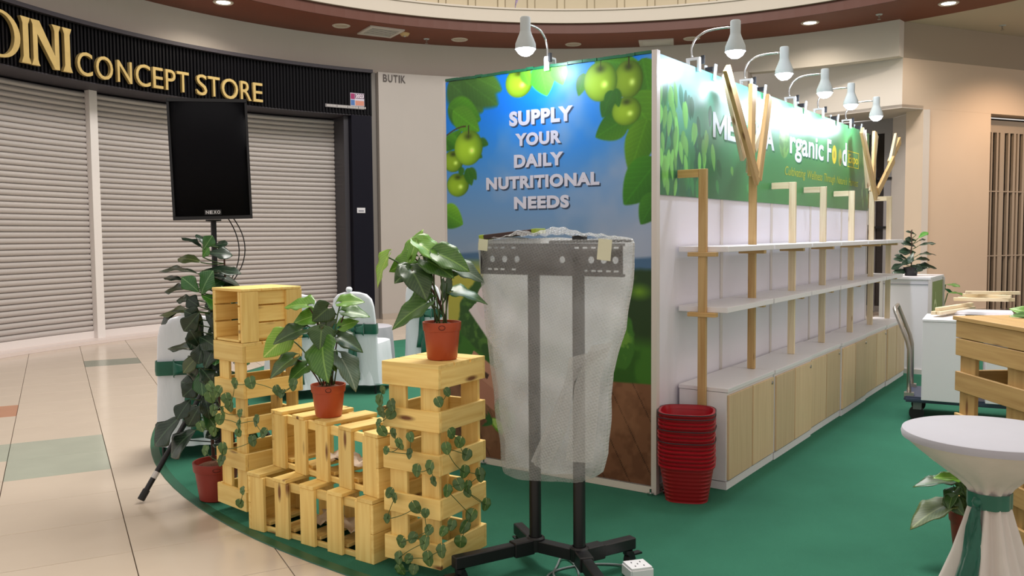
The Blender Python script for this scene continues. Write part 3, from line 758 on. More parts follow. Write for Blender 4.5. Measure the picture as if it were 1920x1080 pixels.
# ------------------------------------------------------------------ booth walls
booth = thing('exhibition_booth', 'white system-panel exhibition booth wall carrying the poster and banner', 'booth wall')
MB().box((-.755, .03, 1.235), (1.44, .036, 2.45)).build('front_panel', panel_m, booth)
pyc = [0.02, .99, 1.96, 2.93, 3.90, 4.87]
for k in range(5):
    MB().box((-.03, (pyc[k] + pyc[k + 1]) / 2, 1.235), (.030, .93, 2.44)).build('side_panel', panel_m, booth)
for k in range(6):
    if k: MB().box((-.03, pyc[k], 1.236), (.04, .04, 2.456)).build('upright', alu_m, booth)
MB().box((-.0075, .012, 1.243), (.032, .04, 2.470)).build('corner_upright', mat('corner_profile', (214, 204, 198), .4), booth)
MB().box((-1.497, .02, 1.238), (.022, .05, 2.46)).build('upright', alu_m, booth)
MB().box((-.755, .02, .028), (1.46, .044, .04)).build('bottom_rail', mat('rail_white', (222, 212, 204), .4), booth)
MB().box((-.03, 2.45, .03), (.042, 4.8, .04)).build('bottom_rail', alu_m, booth)
tp = MB()
for k in range(30):
    x = -1.48 + k * .0483
    tp.box((x + .024, .012 + .004 * rng.rand(), 2.466 + .006 * rng.rand()), (.052, .05, .016))
tp.build('taped_top_edge', green_tape, booth)
for x, y in ((-.02, -.02), (.015, .05), (-1.2, -.015)):
    MB().lathe([(.018, .006), (.018, .02), (.006, .022), (.006, .04)], 10, (x, y, 0)).build('levelling_foot', chrome_m, booth)
pst = thing('apple_poster', 'tall printed poster with green apples, blue sky and healthy eating slogan', 'poster', (-1.487, -.004, .055))
me = S.mesh('printed_sheet', poster_m, lambda u, w: np.stack([u * (1.464 / 1.5), np.zeros_like(u), w * (2.405 / 2.46)], -1))
link('printed_sheet', me, pst)
MB().box((.732, .004, 1.2025), (1.464, .004, 2.405)).build('backing_board', white_m, pst)
for txt, x0, x1, z0, z1 in (('SUPPLY', .516, .972, 2.137, 2.228), ('YOUR', .559, .889, 2.014, 2.092), ('DAILY', .549, .905, 1.884, 1.964), ('NUTRITIONAL', .335, 1.147, 1.757, 1.835), ('NEEDS', .547, .943, 1.632, 1.709)):
    for nm, m_, dx, dz, dy in (('slogan_shadow', print_shadow, .009, -.009, -.0006), ('slogan', print_white, 0, 0, -.0012)):
        me = fit_text(text_mesh(txt, .1, m_, bold=.0052, space=1.10), w=x1 - x0, h=z1 - z0)
        o = link(nm, me, pst, loc=((x0 + x1) / 2 * .976 + dx + .004, dy, (z0 + z1) / 2 - .055 + dz), rot=(math.pi / 2, 0, 0))

# ------------------------------------------------------------------ banner artwork
BW, BH = 4.85, .775
S2 = Sheet(BW, BH, .0062)
kx = S2.U / BW; kz = S2.W / BH; nb = S2.noise(1.2, 31)
base = np.stack([.20 + .08 * kx - .10 * (kx > .8) * (kx - .8), .56 - .10 * kx + .05 * kz, .30 - .06 * kx + .06 * kz], -1)
S2.C = base
S2.put(np.clip(1.15 - np.hypot((S2.U - .1) / 1.0, (S2.W - .85) / .55), 0, 1), (150, 196, 226)); S2.put(np.clip(1.0 - np.hypot((S2.U - 1.2) / .6, (S2.W - .7) / .3), 0, .5), (96, 204, 190))
S2.put(np.clip(1.1 - np.hypot((S2.U - 4.7) / .7, (S2.W - .05) / .4), 0, .7), (66, 92, 50)); S2.put(np.clip(1.0 - np.hypot((S2.U - .4) / 1.1, (S2.W + .05) / .45), 0, .8), (48, 96, 66))
rl = np.random.RandomState(11)
for layer in range(3):
    for k in range(46):
        u = abs(rl.normal(0, .34)) + .01; w = rl.rand() * .66 + .02
        if w > .62 - u * .15 or u > 1.0: continue
        L = .11 + .06 * rl.rand(); a_ = (u, w + L * .5); b_ = (u + (rl.rand() - .45) * .08, w - L * .5)
        c = ((34, 92, 68), (52, 124, 70), (112, 180, 88))[layer]; v = .85 + .3 * rl.rand()
        S2.leaf(a_, b_,   .042 + .028 * rl.rand(), [x * v for x in c], [min(255, x * v * 1.12) for x in c], vein=False, alpha=(.8, .85, .95)[layer])
for a_, b_, w_, c in (((.70, .40), (.66, .27), .06, (120, 190, 80)), ((.86, .25), (.93, .13), .07, (40, 110, 60)), ((1.1, .22), (1.13, .16), .05, (110, 180, 80)), ((.85, .12), (.88, .03), .05, (60, 150, 80)), ((1.4, .12), (1.44, .05), .05, (70, 160, 90))): S2.leaf(a_, b_, w_, c, c, vein=False)
for k in range(26):
    u = 4.85 - abs(rl.normal(0, .17)) ; w = rl.rand() * .5
    c = ((70, 120, 56), (110, 150, 84), (140, 176, 110))[k % 3]; S2.leaf((u, w + .06), (u + .02, w - .04), .045, c, c, vein=False, alpha=.8)
# leafy ball standing for the letter O
bl = np.hypot((S2.U - 2.18) / .125, (S2.W - .48) / .135); S2.put(np.clip((1 - bl) / .06, 0, 1), (112, 164, 84)); S2.put(np.clip((1 - bl) / .1, 0, 1) * np.clip((S2.noise(22, 5) - .45) * 4, 0, .8), (70, 122, 58)); S2.put(np.clip((1 - np.hypot((S2.U - 2.15) / .07, (S2.W - .53) / .08)) * 1.2, 0, .5), (170, 206, 140))
def disc(u, w, r, c, ry=None): S2.put(np.clip((1 - np.hypot((S2.U - u) / r, (S2.W - w) / (ry or r))) / .08, 0, 1), c)
disc(3.57, .475, .075, (232, 206, 48), .085); disc(3.57, .475, .035, (184, 170, 60)); disc(3.76, .46, .06, (150, 160, 70), .08); disc(3.78, .43, .03, (120, 92, 50))
disc(2.60, .47, .045, (206, 190, 150)); disc(3.03, .62, .028, (226, 170, 110))
banner_m = print_mat('banner_print', .34)
ban = thing('booth_banner', 'long green printed banner with white lettering along the booth top', 'banner', (-.006, .035, 1.692))
me = S2.mesh('printed_sheet', banner_m, lambda u, w: np.stack([np.zeros_like(u), u, w], -1)); link('printed_sheet', me, ban)
bwht = mat('banner_letter', (222, 228, 246), .4); bsh = mat('banner_letter_shadow', (44, 108, 62), .6); byel = mat('banner_yellow', (226, 206, 40), .45); bolive = mat('banner_tagline', (176, 178, 52), .5)
def ban_text(txt, y0, y1, z0, z1, m_, bold=.002, shadow=True, shear=0.0, dx=.0014, name='lettering'):
    for nm, mm, off, d in ((('lettering_shadow', bsh, .014, dx - .0007),) if shadow else ()) + ((name, m_, 0, dx),):
        me = fit_text(text_mesh(txt, .2, mm, bold=bold, shear=shear), w=y1 - y0, h=z1 - z0)
        link(nm, me, ban, loc=(d, (y0 + y1) / 2 - .035 + off, (z0 + z1) / 2 - 1.692 - off), rot=(math.pi / 2, 0, math.pi / 2))
def glyph_mesh(pts, m_):
    me = prism_poly(None, pts, [], .0004); me.materials.append(m_); return me
yy = .815
for ch, wl in (('M', .235), ('E', .150), ('L', .140), ('A', .210), ('K', .180), ('A', .210)):
    for nm, mm, off, d in (('lettering_shadow', bsh, .014, .0007), ('lettering', bwht, 0, .0014)):
        if ch == 'M':
            w_, h_, st_ = .235, .157, .045
            pts_ = [(0, 0), (st_, 0), (st_, h_ * .62), (w_ / 2 - .012, h_ * .18), (w_ / 2 + .012, h_ * .18), (w_ - st_, h_ * .62), (w_ - st_, 0), (w_, 0), (w_, h_), (w_ - st_ * .9, h_), (w_ / 2, h_ * .45), (st_ * .9, h_), (0, h_)]
            me = glyph_mesh([(x - w_ / 2, z - h_ / 2) for x, z in pts_], mm)
        else:
            me = fit_text(text_mesh(ch, .2, mm, bold=.007), w=wl, h=.157)
        link(nm, me, ban, loc=(d, yy + wl / 2 - .035 + off, 2.1565 - 1.692 - off), rot=(math.pi / 2, 0, math.pi / 2))
    yy += wl + .009
ban_text('rganic', 2.345, 3.262, 2.03, 2.265, bwht, .004)
ban_text('F', 3.375, 3.50, 2.09, 2.285, bwht, .004)
ban_text('d', 3.87, 4.02, 2.09, 2.30, bwht, .004)
ban_text('Expo', 4.09, 4.44, 2.10, 2.21, byel, .003, shadow=False)
for z0, z1, y0, y1 in ((2.232, 2.238, 4.06, 4.47), (2.088, 2.094, 4.06, 4.47), (2.094, 2.232, 4.46, 4.466), (2.094, 2.232, 4.062, 4.068)):
    MB().box((.0012, (y0 + y1) / 2 - .035, (z0 + z1) / 2 - 1.692), (.001, y1 - y0, z1 - z0)).build('frame_line', byel, ban)
for wd_, y0_, y1_ in (('Cultivating', 2.235, 2.76), ('Wellness', 2.81, 3.24), ('Through', 3.29, 3.64), ("Nature's", 3.69, 4.05), ('Harvest', 4.10, 4.46)):
    ban_text(wd_, y0_, y1_, 1.895 if 'g' in wd_ else 1.915, 1.985, bolive, .0006, shadow=False, shear=.25)

# ================================================================== CABINETS, SHELVES, TIMBER POSTS
UY = [.306 + .811 * k for k in range(6)]; UL = .80
jit = (0.0, .006, -.006, .008, -.004, .004)
ordn = ('nearest the red baskets', 'second from the red baskets', 'third from the red baskets', 'fourth from the red baskets', 'fifth from the red baskets', 'farthest from the red baskets')
lock_me = MB().lathe([(.0005, .006), (.011, .006), (.012, 0)], 12).mesh('lock', steel_m)
for k in range(6):
    t = thing('display_cabinet', 'low white cabinet with oak doors, ' + ordn[k], 'cabinet', (.002 + jit[k], UY[k], .006), group='low cabinets along the booth')
    MB().box((.147, UL / 2, .305), (.288, UL, .51)).build('body', white_m, t)
    MB().box((.149, UL / 2, .0225), (.292, UL, .045)).build('plinth', white_m, t)
    o = board('top_plate', (.150, 0, .574), (.150, UL, .574), .305, .024, white_m, t)
    for d in (0, 1):
        y0 = .012 + d * (UL / 2 - .004); w = UL / 2 - .024
        dr = board('door', (.298, y0 + w / 2, .055), (.298, y0 + w / 2, .545), w, .014, door_oak, t, up=(1, 0, 0))
        if d: link('lock', lock_me, dr, loc=(.215, -w / 2 + .04, .007))
PY = [.287, 1.094, 1.92, 2.70, 3.58, 4.32, 5.07]
for lv, zt, nm in ((0, 1.055, 'lower'), (1, 1.40, 'upper')):
    for k in range(6):
        o = board('shelf_board', (.150, PY[k] + .0135, zt - .016), (.150, PY[k + 1] - .0135, zt - .016), .30, .032, white_m)
        tag(o, 'white %s shelf board, %s' % (nm, ordn[k]), 'shelf', 'white shelf boards on the timber posts')
pw, pt = .048, .026
plab = ('timber shelf post with hooked top, beside the red baskets', '', 'pale hooked shelf post right of the first timber tree', 'pale hooked shelf post, middle of the three between the trees', 'pale hooked shelf post just left of the second timber tree', '', 'pale hooked shelf post at the far end of the shelves')
def cleats(t, y, k, m):
    for zt in (1.055, 1.40):
        for s in (-1, 1):
            if (k == 0 and s > 0) or (k == 6 and s < 0): pass
        board('cleat', (.07, y, zt - .0325 - .0125), (.24, y, zt - .0325 - .0125), .045, .024, m, t)
for k in (0, 2, 3, 4, 6):
    y = PY[k]; m = pine_post if k in (0,) else pine_pale
    if k: m = pine_pale
    t = thing('shelf_post', plab[k], 'shelf post', (0, 0, 0), group='timber posts of the shelf')
    z0 = .007 if k == 0 else .593
    segs = ((z0, 1.84),)
    for a, b in segs: board('upright', (.155, y, a), (.155, y, b), pt, pw, m if k else pine_post, t, up=(1, 0, 0))
    board('top_arm', (.002, y, 1.817), (.130, y, 1.817), pt, .046, m if k else pine_post, t)
    cleats(t, y, k, pine_post)
# shelf boards are notched round the posts that pass between them
def timber_tree(label, y, branches, m):
    t = thing('timber_tree', label, 'timber tree', (0, 0, 0), group='branching timber trees in the shelf')
    board('trunk', (.155, y, .593), (.155, y, 1.86), pt, pw, pine_post if y < 2 else m, t, up=(1, 0, 0))
    for k, (ya, za, yb, zb, xo, w) in enumerate(branches):
        board('branch', (.155 + xo, ya, za), (.155 + xo, yb, zb), w * 1.4, .026, m if k % 2 else pine_post, t, up=(1, 0, 0))
    cleats(t, y, 1, pine_post)
    return t
timber_tree('branching timber tree nearest the booth corner, in front of the banner', 1.094,
            [(1.09, 1.80, .545, 2.44, .032, .05), (1.02, 1.95, .70, 2.44, -.035, .05), (1.06, 1.84, 1.065, 2.42, .0, .048), (1.11, 1.86, 1.17, 2.42, -.03, .05), (1.10, 1.82, 1.29, 2.37, .033, .05), (1.2, 2.02, 1.56, 2.37, -.035, .04)], pine_pale)
timber_tree('branching timber tree at the far end of the banner', 4.32,
            [(4.34, 1.80, 3.75, 2.38, .034, .055), (4.28, 1.9, 4.10, 2.41, -.03, .055), (4.36, 1.86, 4.39, 2.43, 0, .055), (4.40, 1.86, 4.60, 2.42, -.03, .05), (4.40, 1.86, 5.07, 2.21, .033, .055), (5.03, 2.17, 5.28, 2.47, .01, .055), (5.10, 2.17, 5.60, 2.45, -.016, .055)], pine_pale)

# ================================================================== CLIP LAMPS
def clip_lamp(label, base, out, power, reach=.24):
    """lamp clipped on a wall top at `base`; `out` points away from the wall"""
    rz = math.atan2(out[1], out[0])
    t = thing('clip_lamp', label, 'clip lamp', base, rz, group='clip-on booth lamps')
    c = MB(); c.box((.016, 0, .01), (.012, .034, .075)); c.box((-.055, 0, .01), (.010, .034, .075)); c.box((-.02, 0, .05), (.085, .028, .012))
    c.build('clip', mat('clip_plastic', (216, 220, 222), .35), t)
    MB().box((.028, .03, .045), (.02, .014, .05)).build('clamp_lever', black_plastic, t)
    neck = [(-.02, -.02, .056), (-.025, -.022, .11), (.0, -.02, .165), (.06, -.012, .20), (.13, -.004, .207), (reach - .03, 0, .205)]
    pts = []
    for i in range(len(neck) - 1):
        for j in range(5): pts.append(Vector(neck[i]).lerp(Vector(neck[i + 1]), j / 5))
    pts.append(Vector(neck[-1]))
    for _ in range(3): pts = [pts[0]] + [(pts[i - 1] + pts[i] * 2 + pts[i + 1]) / 4 for i in range(1, len(pts) - 1)] + [pts[-1]]
    MB().tube(pts, .0065, 8).build('gooseneck', chrome_m, t, smooth='all')
    sh = thing_part('lamp_shade', t, (reach, 0, .055))
    prof = [(.0005, .185), (.026, .185), (.030, .178), (.030, .11), (.034, .095), (.058, .035), (.060, .005), (.057, .005), (.055, .034), (.030, .09), (.0005, .092)]
    so = MB().lathe(prof, 24, (reach, 0, .055)).build('lamp_shade', lamp_grey, t, smooth=True)
    MB().lathe([(.0005, -.034), (.022, -.031), (.042, -.018), (.054, .0), (.055, .014), (.045, .03), (.0005, .04)], 20, (reach, 0, .055)).build('bulb', bulb_m, t, smooth='all')
    d = bpy.data.lights.new('lamp_beam', 'POINT'); d.energy = power; d.shadow_soft_size = .03; d.color = (.74, .84, 1.0)
    lo = bpy.data.objects.new('lamp_beam', d); COL.objects.link(lo); lo.parent = t; lo.location = (reach, 0, -.012)
    return t
def thing_part(n, p, l): return None
for k, (y, lab) in enumerate(((.56, 'clip lamp nearest the booth corner on the banner wall'), (1.45, 'second clip lamp from the booth corner on the banner wall'), (2.41, 'third clip lamp from the booth corner on the banner wall'), (3.18, 'fourth clip lamp from the booth corner on the banner wall'), (4.08, 'farthest clip lamp on the banner wall'))):
    clip_lamp(lab, (-.006, y, 2.47), (1, 0), 12.5)
clip_lamp('white clip lamp on top of the apple poster', (-.70, 0.0, 2.47), (0, -1), 6.5)
for y in (.82, 1.74, 2.70, 3.66, 4.50):
    t = thing('banner_clip', 'small white spring clip on the banner top, ' + {.82: 'first', 1.74: 'second', 2.70: 'third', 3.66: 'fourth', 4.50: 'fifth'}[y] + ' from the booth corner', 'clip', (0.0, y, 2.455), group='spring clips on the banner')
    MB().box((.006, 0, .02), (.008, .03, .10), rot=Euler((0, .12, 0)).to_matrix()).build('front_jaw', lamp_grey, t)
    MB().box((-.055, 0, .02), (.008, .03, .10)).build('back_jaw', lamp_grey, t)
    MB().box((-.02, -.03, .035), (.05, .016, .03)).build('spring', black_plastic, t)

# ================================================================== PALLET TOWERS AND CRATES
def rotz(v, rz): c, s = math.cos(rz), math.sin(rz); return Vector((v[0] * c - v[1] * s, v[0] * s + v[1] * c, v[2] if len(v) > 2 else 0))
def pallet_tower(label, corner, rz, w, d, h=.915):
    """slatted tower; `corner` is its nearest (right front) corner, x runs left (-w), y runs back (d)"""
    t = thing('pallet_tower', label, 'pallet tower', (corner[0], corner[1], .006), rz, group='slatted pallet-wood towers')
    th = .018
    for z in (.10, .305, .495, .68, .866):
        bh = .088 if z > .11 else .105
        board('band_board', (-w, th / 2, z), (0, th / 2, z), th, bh, pine, t)
        board('band_board', (-th / 2, th + .001, z), (-th / 2, d - th - .001, z), th, bh, pine, t)
        board('band_board', (-w, d - th / 2, z), (0, d - th / 2, z), th, bh, pine, t)
        board('band_board', (-w + th / 2, th + .001, z), (-w + th / 2, d - th - .001, z), th, bh, pine, t)
    for x in (-w + .07, -.065):
        for y in (th + .0095, d - th - .0095):
            board('corner_upright', (x, y, .045), (x, y, h - .022), .095 if True else 0, .017, pine, t, up=(0, 1, 0))
    n = 3; bw = (d - .008 * 2) / n
    for k in range(n):
        y = bw / 2 + k * (bw + .008)
        board('top_board', (-w, y, h + .0), (0, y, h + .0), bw, .018, pine, t)
    return t
pallet_tower('tall slatted pallet-wood tower carrying the potted elephant-ear plant', (-.212, -1.622), math.radians(3), .31, .35)
pallet_tower('tall slatted pallet-wood tower under the wooden crate, beside the fig tree', (-1.549, -1.584), math.radians(-7), .29, .36)
def slat_crate(label, corner, rz, w=.87, d=.30, h=.292, z=.006):
    """low crate: `corner` = left front bottom corner, x to the right, y back"""
    t = thing('pallet_crate', label, 'pallet crate', (corner[0], corner[1], z), rz, group='long pallet-wood crates')
    th = .018; sw = .098; n = 5; gap = (w - .037 - n * sw) / (n - 1)
    for k in range(n):
        x = .0185 + sw / 2 + k * (sw + gap)
        board('front_slat', (x, th / 2, 0), (x, th / 2, h - .0185), sw, th, pine, t, up=(0, 1, 0))
        board('back_slat', (x, d - th / 2, 0), (x, d - th / 2, h - .0185), sw, th, pine, t, up=(0, 1, 0))
        xt = sw / 2 + k * (w - sw) / (n - 1)
        board('top_slat', (xt, -.004, h - .009), (xt, d + .004, h - .009), sw, th, pine, t)
        board('floor_slat', (x, th * 2 + .003, .034), (x, d - th * 2 - .003, .034), sw, th, pine, t)
    for y in (th + .0105, d - th - .0105):
        board('rail', (.019, y, .013), (w - .019, y, .013), .019, .024, pine, t)
        board('rail', (.019, y, h - .0405), (w - .019, y, h - .0405), .019, .043, pine, t)
    for x in (.009, w - .009):
        for k in range(2):
            board('end_board', (x, 0, .0675 + k * .1365), (x, d, .0675 + k * .1365), .0175, .135, pine, t)
    return t
slat_crate('lower slatted pallet-wood crate resting on the carpet', (-1.452, -1.646), math.radians(0), z=.006)
slat_crate('upper slatted pallet-wood crate carrying the small potted plant', (-1.437, -1.50), math.radians(-7.5), z=.299)
def crumple(label, x, y, z, l, w, rz, seed):
    r = np.random.RandomState(seed); rows = []
    for i in range(8):
        rows.append([(l * (k / 13 - .5) + .01 * r.randn(), w * (i / 7 - .5) + .008 * r.randn(), .02 + .03 * abs(math.sin(k * .9 + i * .6)) + .012 * r.rand()) for k in range(14)])
    o = MB().grid(rows).build('plastic_sheet', mat('crumpled_plastic', (226, 208, 186), .25, spec=.7), None, smooth='all', loc=(x, y, z)); o.rotation_euler = (0, 0, rz)
    o.modifiers.new('t', 'SOLIDIFY').thickness = .002
    return tag(o, label, 'plastic sheet', 'crumpled packing sheets inside the crates')
crumple('crumpled packing plastic inside the lower pallet crate', -.93, -1.50, .052, .42, .14, 0, 1)
crumple('crumpled packing plastic inside the upper pallet crate', -.92, -1.43, .345, .40, .13, math.radians(-7), 2)
# crate on the left tower: open end, slatted side, closed top
t = thing('wooden_crate', 'pine crate with an open end on top of the left pallet tower', 'crate', (-1.549, -1.584, .932), math.radians(-7))
w, d, h, th = .29, .362, .272, .016
for k, (z0, z1) in enumerate(((.012, .094), (.102, .184), (.192, .262))):
    board('side_board', (-.026, 0, (z0 + z1) / 2), (-.026, d, (z0 + z1) / 2), th, z1 - z0, pine, t)
    board('side_board', (-w + .026, 0, (z0 + z1) / 2), (-w + .026, d, (z0 + z1) / 2), th, z1 - z0, pine, t)
    board('back_board', (-w + .035, d - .008, (z0 + z1) / 2), (-.035, d - .008, (z0 + z1) / 2), .014, z1 - z0, pine, t)
for x in (-.009, -w + .009):
    for y in (.052, d - .046):
        board('batten', (x, y, 0), (x, y, h - .010), .098, .017, pine, t, up=(1, 0, 0))
for k in range(3):
    y = .06 + k * .121
    board('top_board', (-w, y, h - .002), (0, y, h - .002), .119, .014, pine, t)
    board('floor_board', (-w + .035, y, .007), (-.035, y, .007), .112, .012, pine, t)

# ================================================================== PLANTS
def leaf_mat(name, base, vein, dark, rough=.36):
    m = bpy.data.materials.new(name); m.use_nodes = True; nt = m.node_tree; L = nt.links; b = nt.nodes['Principled BSDF']
    b.inputs['Roughness'].default_value = rough
    tc = nt.nodes.new('ShaderNodeTexCoord'); sx = nt.nodes.new('ShaderNodeSeparateXYZ'); L.new(tc.outputs['Object'], sx.inputs[0])
    ab = nt.nodes.new('ShaderNodeMath'); ab.operation = 'ABSOLUTE'; L.new(sx.outputs['Y'], ab.inputs[0])
    mid = nt.nodes.new('ShaderNodeMapRange'); mid.inputs['From Min'].default_value = .012; mid.inputs['From Max'].default_value = .035; mid.inputs['To Min'].default_value = 1; mid.inputs['To Max'].default_value = 0
    L.new(ab.outputs[0], mid.inputs['Value'])
    s1 = nt.nodes.new('ShaderNodeMath'); s1.operation = 'MULTIPLY_ADD'; L.new(ab.outputs[0], s1.inputs[0]); s1.inputs[1].default_value = -1.1; L.new(sx.outputs['X'], s1.inputs[2])
    s2 = nt.nodes.new('ShaderNodeMath'); s2.operation = 'MULTIPLY'; L.new(s1.outputs[0], s2.inputs[0]); s2.inputs[1].default_value = 52
    s3 = nt.nodes.new('ShaderNodeMath'); s3.operation = 'SINE'; L.new(s2.outputs[0], s3.inputs[0])
    s4 = nt.nodes.new('ShaderNodeMapRange'); s4.inputs['From Min'].default_value = .86; s4.inputs['From Max'].default_value = 1; s4.inputs['To Max'].default_value = .6
    L.new(s3.outputs[0], s4.inputs['Value'])
    mxv = nt.nodes.new('ShaderNodeMath'); mxv.operation = 'MAXIMUM'; L.new(mid.outputs[0], mxv.inputs[0]); L.new(s4.outputs[0], mxv.inputs[1])
    oi = nt.nodes.new('ShaderNodeObjectInfo'); n = nt.nodes.new('ShaderNodeTexNoise'); n.inputs['Scale'].default_value = 3.5
    L.new(tc.outputs['Object'], n.inputs['Vector'])
    m1 = nt.nodes.new('ShaderNodeMix'); m1.data_type = 'RGBA'; L.new(n.outputs['Fac'], m1.inputs[0]); m1.inputs[6].default_value = lin(dark); m1.inputs[7].default_value = lin(base)
    m2 = nt.nodes.new('ShaderNodeMix'); m2.data_type = 'RGBA'; L.new(mxv.outputs[0], m2.inputs[0]); L.new(m1.outputs[2], m2.inputs[6]); m2.inputs[7].default_value = lin(vein)
    hs = nt.nodes.new('ShaderNodeHueSaturation'); mr = nt.nodes.new('ShaderNodeMapRange'); mr.inputs['To Min'].default_value = .75; mr.inputs['To Max'].default_value = 1.2
    L.new(oi.outputs['Random'], mr.inputs['Value']); L.new(mr.outputs[0], hs.inputs['Value']); L.new(m2.outputs[2], hs.inputs['Color']); L.new(hs.outputs[0], b.inputs['Base Color'])
    return m
LM = {'D': leaf_mat('dark_leaf', (58, 88, 40), (96, 124, 66), (40, 66, 32), .34), 'M': leaf_mat('mid_leaf', (76, 118, 44), (120, 158, 74), (54, 94, 36)), 'L': leaf_mat('bright_leaf', (108, 156, 50), (150, 186, 90), (84, 134, 42)),
      'Y': leaf_mat('lime_leaf', (136, 178, 58), (186, 206, 110), (110, 156, 46)), 'G': leaf_mat('grey_leaf', (106, 126, 104), (146, 160, 140), (74, 98, 76), .5), 'O': leaf_mat('olive_leaf', (84, 100, 46), (120, 130, 76), (60, 76, 36), .5)}
LM_FIG = {'D': leaf_mat('fig_dark_leaf', (40, 62, 44), (72, 96, 72), (24, 40, 30), .26), 'M': leaf_mat('fig_mid_leaf', (52, 104, 50), (110, 150, 100), (38, 84, 40), .3), 'L': leaf_mat('fig_bright_leaf', (76, 140, 46), (120, 170, 80), (58, 116, 38), .3), 'O': leaf_mat('fig_olive_leaf', (74, 88, 44), (110, 120, 70), (52, 64, 34), .34)}
LM_V = leaf_mat('vine_leaf_print', (78, 112, 52), (132, 150, 84), (48, 80, 36), .36)
LEAFC = {}
def leaf_mesh(kind, var, m):
    key = (kind, var, m.name)
    if key in LEAFC: return LEAFC[key]
    r = np.random.RandomState(var * 7 + len(kind)); nl, nw = 12, 4; mb = MB()
    t0 = {'heart': -.27, 'fig': 0.0, 'round': -.14}[kind]
    droop = .16 + .2 * r.rand(); fold = (.10 + .16 * r.rand()) * (.5 if kind == 'fig' else 1); ph = r.rand() * 6
    def hw(t):
        if kind == 'heart':
            q = (t - t0) / (1 - t0); return .5 * min(1, math.sin(min(1, q / .34) * math.pi / 2) ** .6) * (1 - max(0, (q - .30) / .70) ** 1.9)
        if kind == 'round':
            q = (t - t0) / (1 - t0); return .5 * math.sin(min(1, max(0, q)) ** .8 * math.pi) ** .55
        return .5 * (math.sin(max(0, t) ** 1.35 * math.pi) ** .75) * (.86 + .14 * math.cos(t * 9)) + .012
    for s in (-1, 1):
        rows = []
        for i in range(nl + 1):
            t = t0 + (1 - t0) * i / nl; o = hw(t); inn = .0 if t >= 0 else min(o, .12 * (-t / max(1e-6, -t0)) + .02)
            row = []
            for j in range(nw + 1):
                y = s * (inn + (o - inn) * j / nw)
                z = -droop * max(0, t) ** 2 + fold * abs(y) * (1 - .5 * t) + .05 * math.sin(t * 13 + ph + s) * (abs(y) * 2) ** 2
                row.append((t, y, z))
            rows.append(row)
        mb.grid(rows)
    me = mb.mesh('leaf', m, smooth='all')
    bm = bmesh.new(); bm.from_mesh(me); bmesh.ops.remove_doubles(bm, verts=bm.verts, dist=1e-5)
    ext = bmesh.ops.solidify(bm, geom=list(bm.faces), thickness=.008); bm.to_mesh(me); bm.free()
    me.polygons.foreach_set('use_smooth', [True] * len(me.polygons))
    LEAFC[key] = me
    return me
def put_leaf(parent, kind, b, tip, w, n, m, k, origin):
    b = Vector(b); tip = Vector(tip); x = tip - b; L = x.length; x.normalize(); n = Vector(n); y = n.cross(x).normalized(); z = x.cross(y)
    o = link('leaf', leaf_mesh(kind, k % 4, m), parent)
    R = Matrix((x, y, z)).transposed() @ Matrix.Diagonal((L, w, L)); R = R.to_4x4(); R.translation = b - Vector(origin); o.matrix_local = R
    return o
def curve_pts(a, b, bulge, n=8):
    a, b, c = Vector(a), Vector(b), Vector(bulge)
    return [a * (1 - t) ** 2 + c * 2 * t * (1 - t) + b * t * t for t in [i / n for i in range(n + 1)]]
def pot(parent, r1, r0, h, m, cat=None, z=0.0):
    """flower pot with a heavy collar"""
    prof = [(.0005, 0), (r0 * .92, 0), (r0, .006), (r0 + (r1 - r0) * .72, h * .76), (r1 * .985, h * .77), (r1, h * .79), (r1 * 1.03, h * .985), (r1 * 1.025, h), (r1 * .95, h), (r1 * .9, h * .86)]
    o = MB().lathe(prof, 36, (0, 0, z)).build('pot', m, parent, smooth=True)
    return o
def soil(parent, r, z):
    mb = MB(); n = 22; rows = []
    mb.lathe([(.0005, z + .022), (r * .4, z + .016), (r * .8, z + .006), (r, z - .004)], n)
    me_o = mb.build('soil', soil_m, parent, smooth='all'); return me_o
def pot_mark(po, r, h, ang):
    mk = MB(); pts = []
    for k in range(17):
        a = 2 * math.pi * k / 16; th = ang + .16 * math.cos(a); z = h * .88 + .010 * math.sin(a)
        pts.append((math.cos(th) * (r * 1.022), math.sin(th) * (r * 1.022), z))
    mk.tube(pts, .0013, 5, cap=False).build('oval_mark', mat('pot_mark', (70, 24, 14), .6), po)
CAMXY = Vector((2.111, -4.37))
def pot_plant(name, label, loc, r1, r0, h, leaves, pm, kind, mats, stem_r, trunk=None):
    t = thing(name, label, 'potted plant', loc)
    po = pot(t, r1, r0, h, pm); soil(t, r1 * .9, h * .88)
    d = CAMXY - Vector(loc[:2]); pot_mark(po, r1, h, math.atan2(d.y, d.x))
    for k, l in enumerate(leaves):
        b, tip, w, n, m = l[0:3], l[3:6], l[6], l[7:10], l[10]
        put_leaf(t, kind, b, tip, w, n, mats[m], k, loc)
        if trunk is None:
            root = Vector((.03 * math.cos(k * 2.4), .03 * math.sin(k * 2.4), h * .85)); e = Vector(b) - Vector(loc)
            mid = Vector((root.x * .6 + e.x * .4, root.y * .6 + e.y * .4, e.z * .75 + root.z * .25 + .02))
            MB().tube(curve_pts(root, e, mid), [stem_r] * 9, 6).build('leaf_stalk', stem_m if k % 3 else bark_m, t, smooth='all')
        else:
            e = Vector(b) - Vector(loc); q = min(trunk, key=lambda p: (Vector(p) - e).length + .4 * abs(p[2] - e.z + .04)); q = Vector(q)
            if (q - e).length > .012: MB().tube(curve_pts(q, e, (q + e) / 2 + Vector((0, 0, -.012)), 4), .0035, 5).build('leaf_stalk', stem_m, t, smooth='all')
    return t
